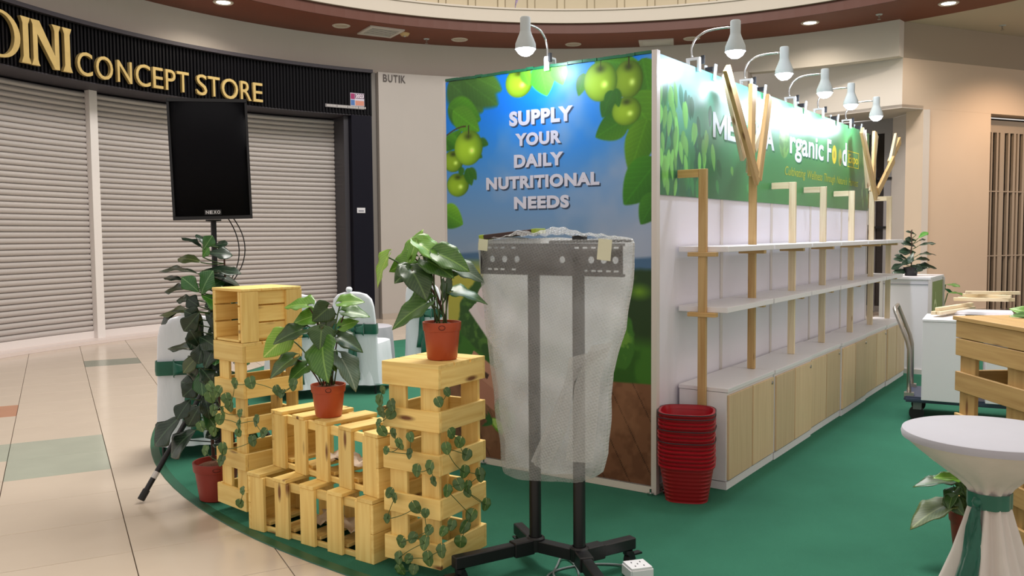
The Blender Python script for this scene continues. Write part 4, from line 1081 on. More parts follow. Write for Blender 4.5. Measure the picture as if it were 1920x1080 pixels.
ALO_TOWER = [(-0.442,-1.521,1.385,-0.421,-1.495,1.508,0.122,-0.20,-0.95,0.23,'L'), (-0.522,-1.587,1.381,-0.584,-1.624,1.255,0.138,-0.39,-0.82,0.42,'Y'),
  (-0.441,-1.511,1.368,-0.515,-1.593,1.327,0.112,0.46,-0.69,0.56,'L'), (-0.385,-1.585,1.325,-0.261,-1.623,1.225,0.156,0.52,-0.35,0.78,'D'),
  (-0.390,-1.532,1.441,-0.279,-1.469,1.357,0.146,0.65,-0.17,0.74,'L'), (-0.318,-1.486,1.394,-0.196,-1.410,1.333,0.148,0.60,-0.45,0.66,'M'),
  (-0.303,-1.385,1.335,-0.193,-1.307,1.282,0.137,0.56,-0.26,0.78,'G'), (-0.301,-1.414,1.223,-0.166,-1.325,1.201,0.156,0.25,-0.14,0.96,'M'),
  (-0.354,-1.527,1.181,-0.492,-1.627,1.092,0.183,-0.02,-0.65,0.76,'M'), (-0.312,-1.449,1.272,-0.309,-1.443,1.192,0.076,0.99,-0.13,0.03,'G'),
  (-0.356,-1.520,1.367,-0.234,-1.477,1.305,0.136,0.53,-0.50,0.69,'M'), (-0.418,-1.555,1.328,-0.412,-1.657,1.288,0.104,0.59,-0.26,0.76,'D'),
  (-0.384,-1.444,1.407,-0.457,-1.440,1.335,0.098,-0.07,-1.00,0.02,'D'), (-0.326,-1.412,1.336,-0.291,-1.343,1.305,0.085,0.86,-0.49,-0.11,'M')]
ALO_CRATE = [(-1.151,-1.495,1.138,-1.285,-1.537,1.147,0.134,0.19,-0.41,0.89,'L'), (-1.135,-1.459,1.084,-1.203,-1.549,1.059,0.110,0.51,-0.56,0.65,'L'),
  (-1.241,-1.556,0.981,-1.317,-1.650,0.891,0.143,0.49,-0.78,0.39,'Y'), (-1.144,-1.538,1.022,-1.205,-1.674,0.987,0.145,0.26,-0.35,0.90,'D'),
  (-1.066,-1.441,1.122,-1.100,-1.511,1.063,0.120,0.81,-0.55,0.20,'D'), (-1.015,-1.400,1.150,-0.916,-1.345,1.168,0.109,0.15,-0.55,0.82,'L'),
  (-1.005,-1.383,1.102,-0.915,-1.301,1.092,0.116,0.40,-0.33,0.86,'M'), (-1.014,-1.404,1.032,-0.953,-1.348,1.067,0.086,0.32,-0.72,0.61,'L'),
  (-1.059,-1.492,1.022,-1.032,-1.529,0.932,0.129,0.69,-0.58,0.44,'D'), (-1.040,-1.504,0.946,-0.937,-1.602,0.803,0.192,-0.09,-0.85,0.52,'M'),
  (-1.018,-1.420,0.981,-0.918,-1.342,0.919,0.134,0.62,-0.19,0.76,'D'), (-0.977,-1.443,0.881,-0.858,-1.436,0.750,0.168,0.74,0.03,0.67,'G'),
  (-1.192,-1.558,0.879,-1.240,-1.676,0.812,0.137,0.09,-0.52,0.85,'D'), (-1.127,-1.531,0.844,-1.158,-1.629,0.787,0.111,0.21,-0.54,0.81,'M'),
  (-1.076,-1.399,1.066,-1.178,-1.430,1.004,0.117,0.03,-0.91,0.41,'D'), (-1.058,-1.472,0.910,-0.967,-1.482,0.840,0.109,0.58,-0.21,0.79,'M')]
FIG = [(-2.078,-1.434,1.419,-2.176,-1.472,1.503,0.108,0.59,0.20,0.78,'D'), (-2.072,-1.431,1.439,-2.104,-1.430,1.502,0.056,0.89,0.07,0.46,'D'),
  (-2.048,-1.442,1.410,-1.993,-1.427,1.478,0.077,0.61,-0.71,-0.35,'M'), (-2.032,-1.427,1.386,-1.935,-1.351,1.400,0.099,0.39,-0.62,0.68,'D'),
  (-2.073,-1.362,1.424,-1.998,-1.331,1.453,0.069,0.03,-0.73,0.69,'D'), (-2.094,-1.429,1.335,-2.199,-1.498,1.390,0.109,0.57,-0.23,0.79,'O'),
  (-2.072,-1.433,1.365,-2.015,-1.445,1.413,0.060,-0.02,-0.98,-0.21,'L'), (-2.102,-1.446,1.273,-2.226,-1.577,1.350,0.157,0.38,0.18,0.91,'D'),
  (-2.056,-1.451,1.289,-1.892,-1.330,1.323,0.165,0.03,-0.31,0.95,'D'), (-2.141,-1.509,1.236,-2.217,-1.573,1.279,0.086,0.50,-0.02,0.86,'D'),
  (-2.093,-1.499,1.196,-2.218,-1.584,1.206,0.121,0.25,-0.26,0.93,'D'), (-2.057,-1.430,1.262,-1.960,-1.273,1.260,0.148,0.32,-0.18,0.93,'D'),
  (-2.069,-1.463,1.171,-2.094,-1.543,1.257,0.096,0.96,-0.29,0.02,'M'), (-2.053,-1.461,1.159,-1.958,-1.497,1.278,0.125,-0.02,-0.96,-0.28,'M'),
  (-2.066,-1.403,1.185,-2.003,-1.351,1.253,0.085,0.20,-0.86,0.47,'M'), (-2.042,-1.374,1.214,-1.966,-1.302,1.222,0.084,0.39,-0.48,0.79,'D'),
  (-2.128,-1.457,1.127,-2.211,-1.515,1.145,0.082,0.44,-0.36,0.82,'D'), (-2.050,-1.463,1.154,-1.915,-1.414,1.117,0.119,0.37,-0.40,0.84,'L'),
  (-2.093,-1.453,1.062,-2.257,-1.589,1.086,0.172,0.21,-0.09,0.97,'O'), (-2.174,-1.515,1.069,-2.250,-1.606,1.028,0.100,0.15,-0.51,0.85,'D'),
  (-2.033,-1.492,1.062,-2.081,-1.562,0.959,0.111,0.80,-0.60,0.04,'D'), (-2.051,-1.442,1.051,-1.922,-1.375,0.969,0.154,0.57,-0.77,0.28,'D'),
  (-2.067,-1.417,0.946,-1.938,-1.325,1.047,0.150,0.31,-0.87,0.39,'D'), (-1.988,-1.500,0.753,-1.917,-1.498,0.910,0.138,0.21,-0.97,-0.08,'D'),
  (-2.105,-1.455,0.843,-2.238,-1.549,0.895,0.137,0.37,-0.01,0.93,'D'), (-2.039,-1.482,0.830,-2.088,-1.584,0.756,0.108,0.37,-0.65,0.66,'O'),
  (-2.118,-1.567,0.489,-2.222,-1.699,0.353,0.174,0.20,-0.78,0.60,'D'), (-2.016,-1.546,0.420,-2.150,-1.667,0.308,0.170,0.17,-0.76,0.62,'D'),
  (-2.099,-1.516,0.578,-2.104,-1.609,0.492,0.101,0.61,-0.56,0.56,'D'), (-2.038,-1.487,0.687,-2.056,-1.588,0.612,0.106,0.87,-0.39,0.30,'D'),
  (-2.062,-1.480,0.816,-2.174,-1.520,0.746,0.111,0.03,-0.88,0.47,'O'), (-2.036,-1.447,0.897,-1.923,-1.420,0.872,0.100,0.29,-0.91,0.31,'D'),
  (-2.019,-1.476,0.723,-1.940,-1.432,0.635,0.101,0.73,-0.58,0.36,'D'), (-2.052,-1.473,0.600,-1.932,-1.494,0.512,0.120,0.60,0.08,0.80,'D'),
  (-2.063,-1.452,1.016,-2.126,-1.480,0.895,0.111,0.42,-0.91,-0.00,'D'), (-2.038,-1.424,1.134,-2.045,-1.324,1.036,0.112,1.00,0.04,-0.03,'D'),
  (-2.074,-1.473,0.957,-2.120,-1.513,0.854,0.096,0.50,-0.86,0.10,'D'), (-2.054,-1.451,0.837,-2.014,-1.392,0.743,0.101,0.85,-0.52,0.04,'D'),
  (-2.100,-1.462,0.745,-2.180,-1.479,0.649,0.100,0.26,-0.96,-0.05,'D'), (-2.031,-1.497,0.755,-1.903,-1.508,0.703,0.111,0.32,-0.39,0.86,'D'),
  (-2.090,-1.417,1.086,-2.010,-1.381,1.144,0.083,0.34,-0.93,0.10,'D'), (-2.058,-1.479,0.923,-1.902,-1.495,0.905,0.126,0.04,-0.56,0.83,'D'),
  (-2.025,-1.427,1.015,-1.906,-1.355,1.104,0.136,0.58,-0.80,-0.12,'D'), (-2.038,-1.439,0.896,-1.887,-1.388,0.945,0.134,0.27,-0.95,0.14,'D'),
  (-2.059,-1.454,1.016,-2.064,-1.550,1.068,0.100,0.97,-0.14,-0.18,'D'), (-2.067,-1.463,0.987,-2.160,-1.520,1.017,0.101,0.56,-0.80,0.20,'D'),
  (-2.069,-1.458,0.717,-1.915,-1.430,0.756,0.129,0.08,-0.93,0.36,'D'), (-2.102,-1.472,0.640,-2.189,-1.530,0.671,0.096,0.60,-0.76,0.26,'D'),
  (-2.072,-1.445,0.624,-1.962,-1.418,0.586,0.107,0.35,-0.84,0.42,'D'), (-2.032,-1.503,0.548,-2.062,-1.573,0.438,0.107,0.71,-0.67,0.23,'D'),
  (-2.089,-1.481,0.447,-2.173,-1.512,0.534,0.102,0.65,-0.65,0.40,'D'), (-2.047,-1.480,0.512,-1.935,-1.460,0.432,0.111,0.59,-0.34,0.74,'M'),
  (-2.023,-1.437,0.748,-2.002,-1.345,0.828,0.120,0.86,-0.44,0.27,'D'), (-2.076,-1.462,0.866,-2.042,-1.536,0.950,0.100,0.85,-0.19,-0.50,'D'),
  (-2.017,-1.453,1.136,-1.964,-1.410,1.091,0.100,0.71,-0.68,0.17,'D'), (-2.103,-1.442,1.088,-2.126,-1.499,1.135,0.089,0.90,-0.42,-0.06,'D'),
  (-2.014,-1.483,0.903,-1.989,-1.538,0.793,0.105,0.79,-0.46,0.41,'D'), (-2.031,-1.483,0.753,-1.970,-1.557,0.636,0.121,0.25,-0.75,0.61,'M')]
VINE_R1 = [(-0.491,-1.665,0.806,0.041), (-0.511,-1.665,0.758,0.055), (-0.500,-1.665,0.708,0.055), (-0.442,-1.665,0.746,0.055), (-0.449,-1.665,0.704,0.050), (-0.520,-1.665,0.658,0.042), (-0.495,-1.665,0.624,0.051), (-0.433,-1.665,0.623,0.046), (-0.396,-1.665,0.581,0.055), (-0.478,-1.665,0.542,0.037), (-0.342,-1.665,0.547,0.045), (-0.335,-1.665,0.621,0.045)]
VINE_R2 = [(-0.302,-1.665,0.480,0.056), (-0.231,-1.665,0.503,0.062), (-0.208,-1.665,0.449,0.043), (-0.463,-1.665,0.357,0.051), (-0.433,-1.665,0.339,0.048), (-0.479,-1.665,0.241,0.042), (-0.311,-1.665,0.320,0.058), (-0.258,-1.665,0.305,0.040), (-0.241,-1.665,0.235,0.046), (-0.399,-1.665,0.153,0.057), (-0.332,-1.665,0.185,0.050), (-0.266,-1.665,0.176,0.063), (-0.413,-1.665,0.080,0.057), (-0.358,-1.665,0.087,0.046), (-0.244,-1.665,0.111,0.066), (-0.165,-1.674,0.165,0.058), (-0.402,-1.665,0.031,0.055), (-0.328,-1.665,0.047,0.045)]
VINE_R3 = [(-0.165,-1.595,0.643,0.049), (-0.165,-1.546,0.595,0.054), (-0.165,-1.497,0.532,0.053), (-0.165,-1.631,0.587,0.053), (-0.165,-1.513,0.461,0.056), (-0.165,-1.401,0.421,0.063), (-0.165,-1.492,0.396,0.046), (-0.165,-1.492,0.364,0.041), (-0.165,-1.364,0.279,0.058), (-0.165,-1.550,0.415,0.056), (-0.165,-1.628,0.407,0.053), (-0.165,-1.472,0.260,0.059), (-0.165,-1.517,0.221,0.060), (-0.165,-1.547,0.165,0.056), (-0.165,-1.620,0.822,0.040), (-0.174,-1.665,0.787,0.044), (-0.165,-1.659,0.244,0.044), (-0.165,-1.603,0.255,0.049)]
VINE_L = [(-1.799,-1.665,0.487,0.059), (-1.696,-1.665,0.472,0.055), (-1.640,-1.665,0.542,0.060), (-1.485,-1.665,0.539,0.048), (-1.351,-1.665,0.568,0.063), (-1.297,-1.665,0.516,0.052), (-1.380,-1.665,0.466,0.058), (-1.620,-1.665,0.393,0.065), (-1.636,-1.665,0.330,0.060), (-1.768,-1.665,0.364,0.056), (-1.710,-1.665,0.651,0.066), (-1.691,-1.665,0.583,0.060), (-1.558,-1.665,0.620,0.065), (-1.510,-1.665,0.739,0.059), (-1.384,-1.665,0.756,0.063), (-1.186,-1.665,0.735,0.056), (-1.070,-1.665,0.775,0.060), (-1.155,-1.665,0.725,0.046), (-1.651,-1.665,0.684,0.065), (-1.578,-1.665,0.656,0.059), (-1.707,-1.665,0.706,0.066), (-1.611,-1.665,0.587,0.054), (-1.474,-1.665,0.594,0.043), (-1.491,-1.665,0.492,0.043), (-1.494,-1.665,0.129,0.048), (-1.470,-1.665,0.201,0.043)]
pot_plant('potted_elephant_ear', 'broad-leaved plant in an orange pot on top of the right pallet tower', (-.325, -1.46, .931), .083, .066, .165, ALO_TOWER, terracotta, 'heart', LM, .0035)
pot_plant('potted_elephant_ear', 'broad-leaved plant in an orange pot on the upper pallet crate', (-1.060, -1.455, .592), .083, .064, .158, ALO_CRATE, terracotta, 'heart', LM, .0035)
figt = [Vector((.01 + .02 * math.sin(i * .22), .09 + .012 * math.cos(i * .3), .17 + i * .046)) for i in range(28)]
fig = pot_plant('fiddle_leaf_fig', 'tall dark fiddle-leaf fig in a terracotta pot in front of the loudspeaker stand', (-2.02, -1.42, .006), .125, .095, .215, FIG, terracotta_d, 'fig', LM_FIG, .004, trunk=[tuple(p) for p in figt])
MB().tube(figt, [.012 - .00028 * i for i in range(28)], 8).build('trunk', bark_m, fig, smooth='all')
rf = np.random.RandomState(12)
for k in range(34):
    q = figt[2 + int(rf.rand() * 19)]; a = rf.uniform(-3.1, 3.1); el = rf.uniform(-.5, .35); L_ = rf.uniform(.10, .165)
    dr_ = Vector((math.cos(a) * math.cos(el), math.sin(a) * math.cos(el), math.sin(el))); b_ = q + dr_ * .03
    if a > -.9 and a < 1.2: L_ *= .75
    nn = Vector((-dr_.x * .3 + rf.uniform(-.5, .5), -.6 + rf.uniform(-.4, .4), .6)); nn = (nn - dr_ * nn.dot(dr_)).normalized()
    put_leaf(fig, 'fig', b_, b_ + dr_ * L_, L_ * .72, nn, LM_FIG['D' if k % 5 else 'M'], k, (0, 0, 0))
fig2 = [Vector((-.05 - .01 * math.sin(i * .3), .02, .17 + i * .046)) for i in range(14)]
MB().tube(fig2, [.011 - .0004 * i for i in range(14)], 8).build('trunk', bark_m, fig, smooth='all')
fig3 = [Vector((.055 + .008 * math.sin(i * .5), .0, .17 + i * .046)) for i in range(12)]
MB().tube(fig3, [.012 - .0004 * i for i in range(12)], 8).build('trunk', bark_m, fig, smooth='all')

def vine(label, rows, face, seed):
    """trailing vine: round leaves strung along thin stems, hung on a tower"""
    r = np.random.RandomState(seed); o = Vector(rows[0][:3]); t = thing('trailing_vine', label, 'trailing vine', tuple(o), group='vines hung on the pallet towers')
    pts = []
    for k, (x, y, z, s) in enumerate(rows):
        p = Vector((x, y, z)) - o; pts.append(p)
        n = (Vector(face[k % len(face)]) + Vector((r.uniform(-.45, .45), r.uniform(-.3, .3), r.uniform(-.1, .6)))).normalized()
        dirn = Vector((r.uniform(-.7, .7), r.uniform(-.7, .7), -1)); dirn = (dirn - n * dirn.dot(n)).normalized()
        put_leaf(t, 'round', p - dirn * s * .45, p + dirn * s * .5, s * (.78 + .25 * r.rand()), n, LM_V, k, (0, 0, 0))
    for k in range(len(pts) - 1):
        a, b = pts[k], pts[k + 1]
        if (a - b).length < .26:
            m = (a + b) / 2 + Vector((r.uniform(-.015, .015), r.uniform(-.01, .01), r.uniform(-.03, .02)))
            MB().tube(curve_pts(a, b, m, 6), .0017, 5).build('vine_stem', stem_m, t, smooth='all')
    return t
NF = [(.15, -1, .1)]; NR = [(1, -.35, .1)]
vine('green vine trailing down the left edge of the right pallet tower', VINE_R1, NF, 1)
vine('green vine spilling over the lower front of the right pallet tower', VINE_R2, NF, 2)
vine('green vine hanging out of the right side of the right pallet tower', VINE_R3, NR + [(.8, -.7, .1)], 3)
vine('green vine trailing between the fig tree and the left pallet tower', VINE_L, NF, 4)

# ================================================================== LOUDSPEAKER ON TRIPOD
SX, SY = -2.355, -1.152
t = thing('speaker_stand', 'black tripod loudspeaker stand behind the fig tree', 'speaker stand', (SX, SY, .006))
MB().tube([(0, 0, .12), (0, 0, 1.0)], .019, 16).build('lower_pole', black_metal, t, smooth=True)
MB().tube([(0, 0, .98), (0, 0, 1.565)], .0165, 16).build('upper_pole', black_metal, t, smooth=True)
MB().lathe([(.020, 0), (.032, 0), (.032, .07), (.020, .07)], 16, (0, 0, .96)).build('collar', black_plastic, t, smooth=True)
MB().lathe([(.020, 0), (.036, 0), (.036, .05), (.020, .05)], 16, (0, 0, .62)).build('leg_hub', black_plastic, t, smooth=True)
for a, R_ in ((math.atan2(-1.69 - SY, -2.319 - SX), .545), (math.atan2(.3, .6), .5), (math.atan2(.45, -.5), .5)):
    e = Vector((math.cos(a) * R_, math.sin(a) * R_, .02)); s0 = Vector((math.cos(a) * .03, math.sin(a) * .03, .65))
    lg = MB().tube([s0, e], .0155, 10).build('leg', black_metal, t, smooth=True)
    d_ = (e - s0).normalized()
    MB().tube([e - d_ * .05, e + d_ * .01], .020, 10).build('rubber_foot', rubber_m, lg)
    MB().tube([e - d_ * .16, e - d_ * .12], .0162, 10).build('white_sticker', mat('leg_sticker', (196, 190, 186), .5), lg)
    MB().bar(tuple(s0 + (e - s0) * .55), (0.0, 0.0, .22), .012, .006).build('brace', black_metal, t)
MB().lathe([(.02, 0), (.028, 0), (.028, .03), (.02, .03)], 14, (0, 0, .205)).build('brace_collar', black_plastic, t)
dx, dy = 2.111 - SX, -4.37 - SY; srz = math.atan2(dy, dx) + math.pi / 2
sp = thing('loudspeaker', 'large black loudspeaker with white badge on the tripod stand', 'loudspeaker', (SX, SY, 1.582), srz)
sp.rotation_euler = (math.radians(1.2), math.radians(-1.4), srz)
mb = MB(); W1, W2, Dp, Hh = .218, .15, .36, .69
vs = []
for z in (0, Hh):
    for x, y in ((-W1, -.20), (W1, -.20), (W1, -.02), (W2, .17), (-W2, .17), (-W1, -.02)): vs.append((x, y, z))
mb.add(vs, [(5, 4, 3, 2, 1, 0), (6, 7, 8, 9, 10, 11)] + [(i, (i + 1) % 6, (i + 1) % 6 + 6, i + 6) for i in range(6)])
mb.build('cabinet', black_plastic, sp)
gr = MB(); rows = []
for j in range(3):
    z = .022 + (Hh - .044) * j / 2
    rows.append([(-.203 + .406 * i / 12, -.203 - .014 * (1 - (2 * i / 12 - 1) ** 4), z) for i in range(13)])
gr.grid(rows); g = gr.build('front_grille', grille_black, sp, smooth='all'); s_ = g.modifiers.new('t', 'SOLIDIFY'); s_.thickness = -.004; s_.offset = 1
for z in (.011, Hh - .011): MB().box((0, -.206, z), (.43, .014, .018)).build('grille_rail', mat('speaker_rail', (20, 20, 25), .45), sp)
for x in (-.211, .211): MB().box((x, -.205, Hh / 2), (.012, .012, Hh - .046)).build('grille_edge', mat('speaker_rail', (20, 20, 25), .45), sp)
for ch, x in zip('NEXO', (-.031, -.010, .011, .031)):
    link('badge_letter', fit_text(text_mesh(ch, .03, mat('badge_white', (214, 214, 220), .4), bold=.0008, extrude=.0008), w=.017, h=.019), sp, loc=(x + .0, -.2212, .042), rot=(math.pi / 2, 0, 0))
MB().box((0, -.2205, .042), (.092, .001, .030)).build('badge', black_plastic, sp)
MB().lathe([(.02, -.012), (.045, -.010), (.045, -.001), (.02, -.001)], 16).build('pole_socket', black_plastic, sp)
for k, (x1, z1) in enumerate(((.10, 1.30), (.125, 1.34))):
    p0 = Vector((SX, SY, 0)) + rotz((.07 + .03 * k, .05, 1.612), srz); p1 = Vector((SX, SY, 0)) + rotz((.02, .03, 1.12), srz)
    c = Vector((SX, SY, 0)) + rotz((.24 + .05 * k, .05, 1.36), srz)
    tag(MB().tube(curve_pts(p0, p1, c, 14), .0032, 6).build('speaker_cable', rubber_m, smooth='all'), 'thin black cable looping down beside the stand pole, %s one' % ('inner' if k == 0 else 'outer'), 'cable', 'cables under the loudspeaker')

# ================================================================== WRAPPED SCREEN STAND
ts = thing('screen_stand', 'black wheeled screen stand with two posts, wrapped on top', 'screen stand', (.13, -1.25, .006))
PX = (-.108, .118)
for x in PX:
    MB().tube([(x, 0, .12), (x, 0, 1.40)], .0265, 18).build('post', black_metal, ts, smooth=True)
    MB().lathe([(.030, 0), (.04, 0), (.042, .055), (.034, .062), (.030, .062)], 18, (x, 0, .075)).build('post_socket', black_metal, ts, smooth=True)
board('cross_bar', (PX[0] + .03, 0, .098), (PX[1] - .03, 0, .098), .05, .05, black_metal, ts)
legs = (((PX[0], 0), (-.272, -.372)), ((PX[0], 0), (-.296, .135)), ((PX[1], 0), (.235, .27)), ((PX[1], 0), (.36, -.235)))
for a, b in legs:
    a3, b3 = Vector((a[0], a[1], .098)), Vector((b[0], b[1], .098)); dr = (b3 - a3).normalized()
    lg = board('leg', a3 + dr * .02, b3, .046, .052, black_metal, ts, bev=.004)
    board('leg_sleeve', a3 + dr * .02, a3 + dr * .12, .060, .064, black_metal, ts, bev=.004)
    cs = b3 - dr * .03
    c = MB(); c.lathe([(.012, .052), (.022, .05), (.022, .068), (.012, .070)], 10, (cs.x, cs.y, 0)); c.bar((cs.x - .014, cs.y, .055), (cs.x - .02, cs.y + .01, .022), .006, .03); c.bar((cs.x + .014, cs.y, .055), (cs.x + .02, cs.y + .01, .022), .006, .03)
    cm = c.build('caster_fork', black_plastic, ts)
    wv = MB(); wv.tube([(cs.x - .014, cs.y + .008, .024), (cs.x + .014, cs.y + .008, .024)], .024, 16); wv.build('caster_wheel', rubber_m, ts, smooth=True)
    MB().box((cs.x + dr.x * .045, cs.y + dr.y * .045, .045), (.05, .03, .008), rz=math.atan2(dr.y, dr.x)).build('brake_lever', black_plastic, ts)
# screen mounting plate with round holes and slots
pl_ = MB(); zc, hgt, x0, x1 = 1.362, .135, -.37, .345
plate_m = mat('mount_plate_steel', (50, 46, 50), .45)
me = None
def ring(cx, cy, r, n=14): return [(cx + r * math.cos(2 * math.pi * k / n), cy + r * math.sin(2 * math.pi * k / n)) for k in range(n)]
def slot(cx, cy, w, h): return [(cx - w / 2, cy - h / 2), (cx + w / 2, cy - h / 2), (cx + w / 2, cy + h / 2), (cx - w / 2, cy + h / 2)]
holes = [ring(x, .0, .015) for x in (-.305, -.238, -.172, .06, .125, .2, .258, .312)] + [slot(x, zz, .024, .008) for zz in (-.045, .05) for x in (-.32, -.285, -.25, -.19, .13, .17, .21, .24, .28, .315)]
me = prism_poly(None, [(x0, -hgt / 2), (x1, -hgt / 2), (x1, hgt / 2), (x0, hgt / 2)], holes, .004); me.materials.append(plate_m)
link('mount_plate', me, ts, loc=(0, -.034, zc), rot=(math.pi / 2, 0, 0))
board('mount_rail', (x0, -.022, zc + .062), (x1, -.022, zc + .062), .02, .012, plate_m, ts)
board('mount_rail', (x0, -.022, zc - .062), (x1, -.022, zc - .062), .02, .012, plate_m, ts)
board('bracket_arm', (-.02, .0, 1.436), (.36, .0, 1.440), .03, .012, black_metal, ts)
MB().box((.13, -.01, 1.452), (.055, .03, .022)).build('clamp_knob', black_plastic, ts)
# loose dark board with lime tape lying on the mount
tb = thing('taped_panel', 'dark panel with lime-green taped ends lying on the wrapped mount', 'panel', (-.12, -1.20, 1.464), math.radians(8))
tb.rotation_euler = (0, math.radians(-5.5), math.radians(8))
board('panel_board', (-.125, 0, .013), (.115, 0, .013), .10, .020, mat('dark_brown_board', (58, 34, 30), .5), tb)
for x in (-.137, .127): board('green_tape', (x - .012, 0, .013), (x + .012, 0, .013), .102, .022, mat('lime_tape', (150, 170, 48), .4), tb)

# bubble wrap: translucent, dimpled
def wrap_mat(name, lo, hi, tlw=.45):
    m = bpy.data.materials.new(name); m.use_nodes = True; nt = m.node_tree; L = nt.links
    for n_ in list(nt.nodes): nt.nodes.remove(n_)
    N_ = nt.nodes.new
    out = N_('ShaderNodeOutputMaterial'); mixa = N_('ShaderNodeMixShader'); tr = N_('ShaderNodeBsdfTransparent'); pb = N_('ShaderNodeBsdfPrincipled'); tl = N_('ShaderNodeBsdfTranslucent'); mixb = N_('ShaderNodeMixShader')
    pb.inputs['Base Color'].default_value = lin((214, 214, 212)); pb.inputs['Roughness'].default_value = .2; tl.inputs['Color'].default_value = lin((222, 221, 219)); tr.inputs['Color'].default_value = (.97, .98, .98, 1)
    tc = N_('ShaderNodeTexCoord'); mp = N_('ShaderNodeMapping'); mp.inputs['Rotation'].default_value = (0, math.radians(28), 0); mp.inputs['Scale'].default_value = (1, .6, 1.25); L.new(tc.outputs['Object'], mp.inputs['Vector'])
    vo = N_('ShaderNodeTexVoronoi'); vo.inputs['Scale'].default_value = 74; vo.inputs['Randomness'].default_value = .12; L.new(mp.outputs[0], vo.inputs['Vector'])
    bp = N_('ShaderNodeBump'); bp.inputs['Strength'].default_value = 1.0; bp.inputs['Distance'].default_value = .007; bp.invert = True; L.new(vo.outputs['Distance'], bp.inputs['Height']); L.new(bp.outputs[0], pb.inputs['Normal'])
    nz = N_('ShaderNodeTexNoise'); nz.inputs['Scale'].default_value = 5; L.new(tc.outputs['Object'], nz.inputs['Vector'])
    ad = N_('ShaderNodeMath'); ad.operation = 'ADD'; L.new(vo.outputs['Distance'], ad.inputs[0]); L.new(nz.outputs['Fac'], ad.inputs[1])
    fac = N_('ShaderNodeMapRange'); fac.inputs['From Min'].default_value = .3; fac.inputs['From Max'].default_value = 1.1; fac.inputs['To Min'].default_value = lo; fac.inputs['To Max'].default_value = hi; L.new(ad.outputs[0], fac.inputs['Value'])
    mixb.inputs[0].default_value = tlw; L.new(pb.outputs[0], mixb.inputs[1]); L.new(tl.outputs[0], mixb.inputs[2]); L.new(fac.outputs[0], mixa.inputs[0]); L.new(tr.outputs[0], mixa.inputs[1]); L.new(mixb.outputs[0], mixa.inputs[2]); L.new(mixa.outputs[0], out.inputs['Surface'])
    return m
bw_m = wrap_mat('bubble_wrap', .22, .42); bw_back = wrap_mat('bubble_wrap_doubled', .72, .92); bw_flap = wrap_mat('bubble_wrap_flap', .45, .65)
bwr = thing('bubble_wrap', 'translucent bubble wrap sleeve over the screen stand mount', 'bubble wrap', (.13, -1.25, .006))
# rows: z, left, right (relative to the stand), depth front, depth back
sec = [(1.452, -.392, .365, .045, .05), (1.43, -.398, .372, .062, .06), (1.34, -.395, .368, .066, .065), (1.20, -.372, .352, .072, .07), (1.08, -.355, .335, .078, .075), (.98, -.338, .300, .082, .08), (.89, -.322, .268, .085, .08), (.78, -.305, .258, .085, .08), (.66, -.288, .252, .085, .08), (.55, -.272, .248, .085, .08), (.47, -.262, .225, .08, .075), (.415, -.250, .150, .072, .07)]
rows = []; N = 64; rw_ = np.random.RandomState(4)
dense = []
for i in range(len(sec) - 1):
    for j in range(5):
        q = j / 5; dense.append([a * (1 - q) + b * q for a, b in zip(sec[i], sec[i + 1])])
dense.append(list(sec[-1]))
for i, (z, l, r_, f_, b_) in enumerate(dense):
    row = []
    for k in range(N + 1):
        a = 2 * math.pi * k / N; cx, hx = (l + r_) / 2, (r_ - l) / 2; c_, s_ = math.cos(a), math.sin(a)
        x = cx + hx * math.copysign(abs(c_) ** .45, c_); y = -(f_ if s_ > 0 else b_) * math.copysign(abs(s_) ** .6, s_)
        wr = .006 * math.sin(x * 21 + z * 7) + .004 * math.sin(x * 47 - z * 19) + .004 * math.sin(z * 31 + x * 9)
        y += wr * (1 if s_ > 0 else -1) * min(1, (1.47 - z) * 8)
        zz = z + (.012 * math.sin(x * 13) if i > len(dense) - 4 else 0) + (.006 * math.sin(x * 25 + 1) if i < 2 else 0)
        row.append((x, y, zz))
    rows.append(row)
h2 = N // 2
MB().grid([r_[:h2 + 1] for r_ in rows]).build('front_sheet', bw_m, bwr, smooth='all')
MB().grid([r_[h2:] for r_ in rows]).build('back_sheet', bw_back, bwr, smooth='all')
# bunched sheet on top
rows = []
for i in range(9):
    y = -.05 + .11 * i / 8; row = []
    for k in range(37):
        u = k / 36; x = -.30 + .60 * u; hmp = .045 * math.exp(-((u - .52) / .2) ** 2) + .030 * math.exp(-((u - .2) / .09) ** 2) + .012 * math.exp(-((u - .84) / .1) ** 2)
        row.append((x, y, 1.455 + hmp * math.sin(math.pi * (i + 1) / 10) + .004 * math.sin(k * 1.7 + i)))
    rows.append(row)
MB().grid(rows).build('bunched_top', bw_m, bwr, smooth='all')
# folded over flaps on the right front
def flap(pts_l, pts_r, yoff, nm):
    rows = []
    for i in range(15):
        q = i / 14; seg = q * (len(pts_l) - 1); a = min(int(seg), len(pts_l) - 2); fr = seg - a
        pl0 = Vector(pts_l[a]).lerp(Vector(pts_l[a + 1]), fr); pr0 = Vector(pts_r[a]).lerp(Vector(pts_r[a + 1]), fr)
        rows.append([(pl0.x + (pr0.x - pl0.x) * k / 8, yoff - .012 * math.sin(math.pi * k / 8) + .004 * math.sin(k * 2 + i * .4), pl0.y + (pr0.y - pl0.y) * k / 8) for k in range(9)])
    MB().grid(rows).build(nm, bw_flap, bwr, smooth='all')
flap([(.13, .96), (.11, .86), (.02, .66), (-.06, .50)], [(.33, 1.02), (.16, .88), (.12, .66), (.02, .47)], -.100, 'loose_flap')
flap([(.24, 1.02), (.16, .86), (.14, .68), (.118, .53)], [(.34, 1.04), (.285, .90), (.262, .68), (.246, .54)], -.106, 'loose_flap')
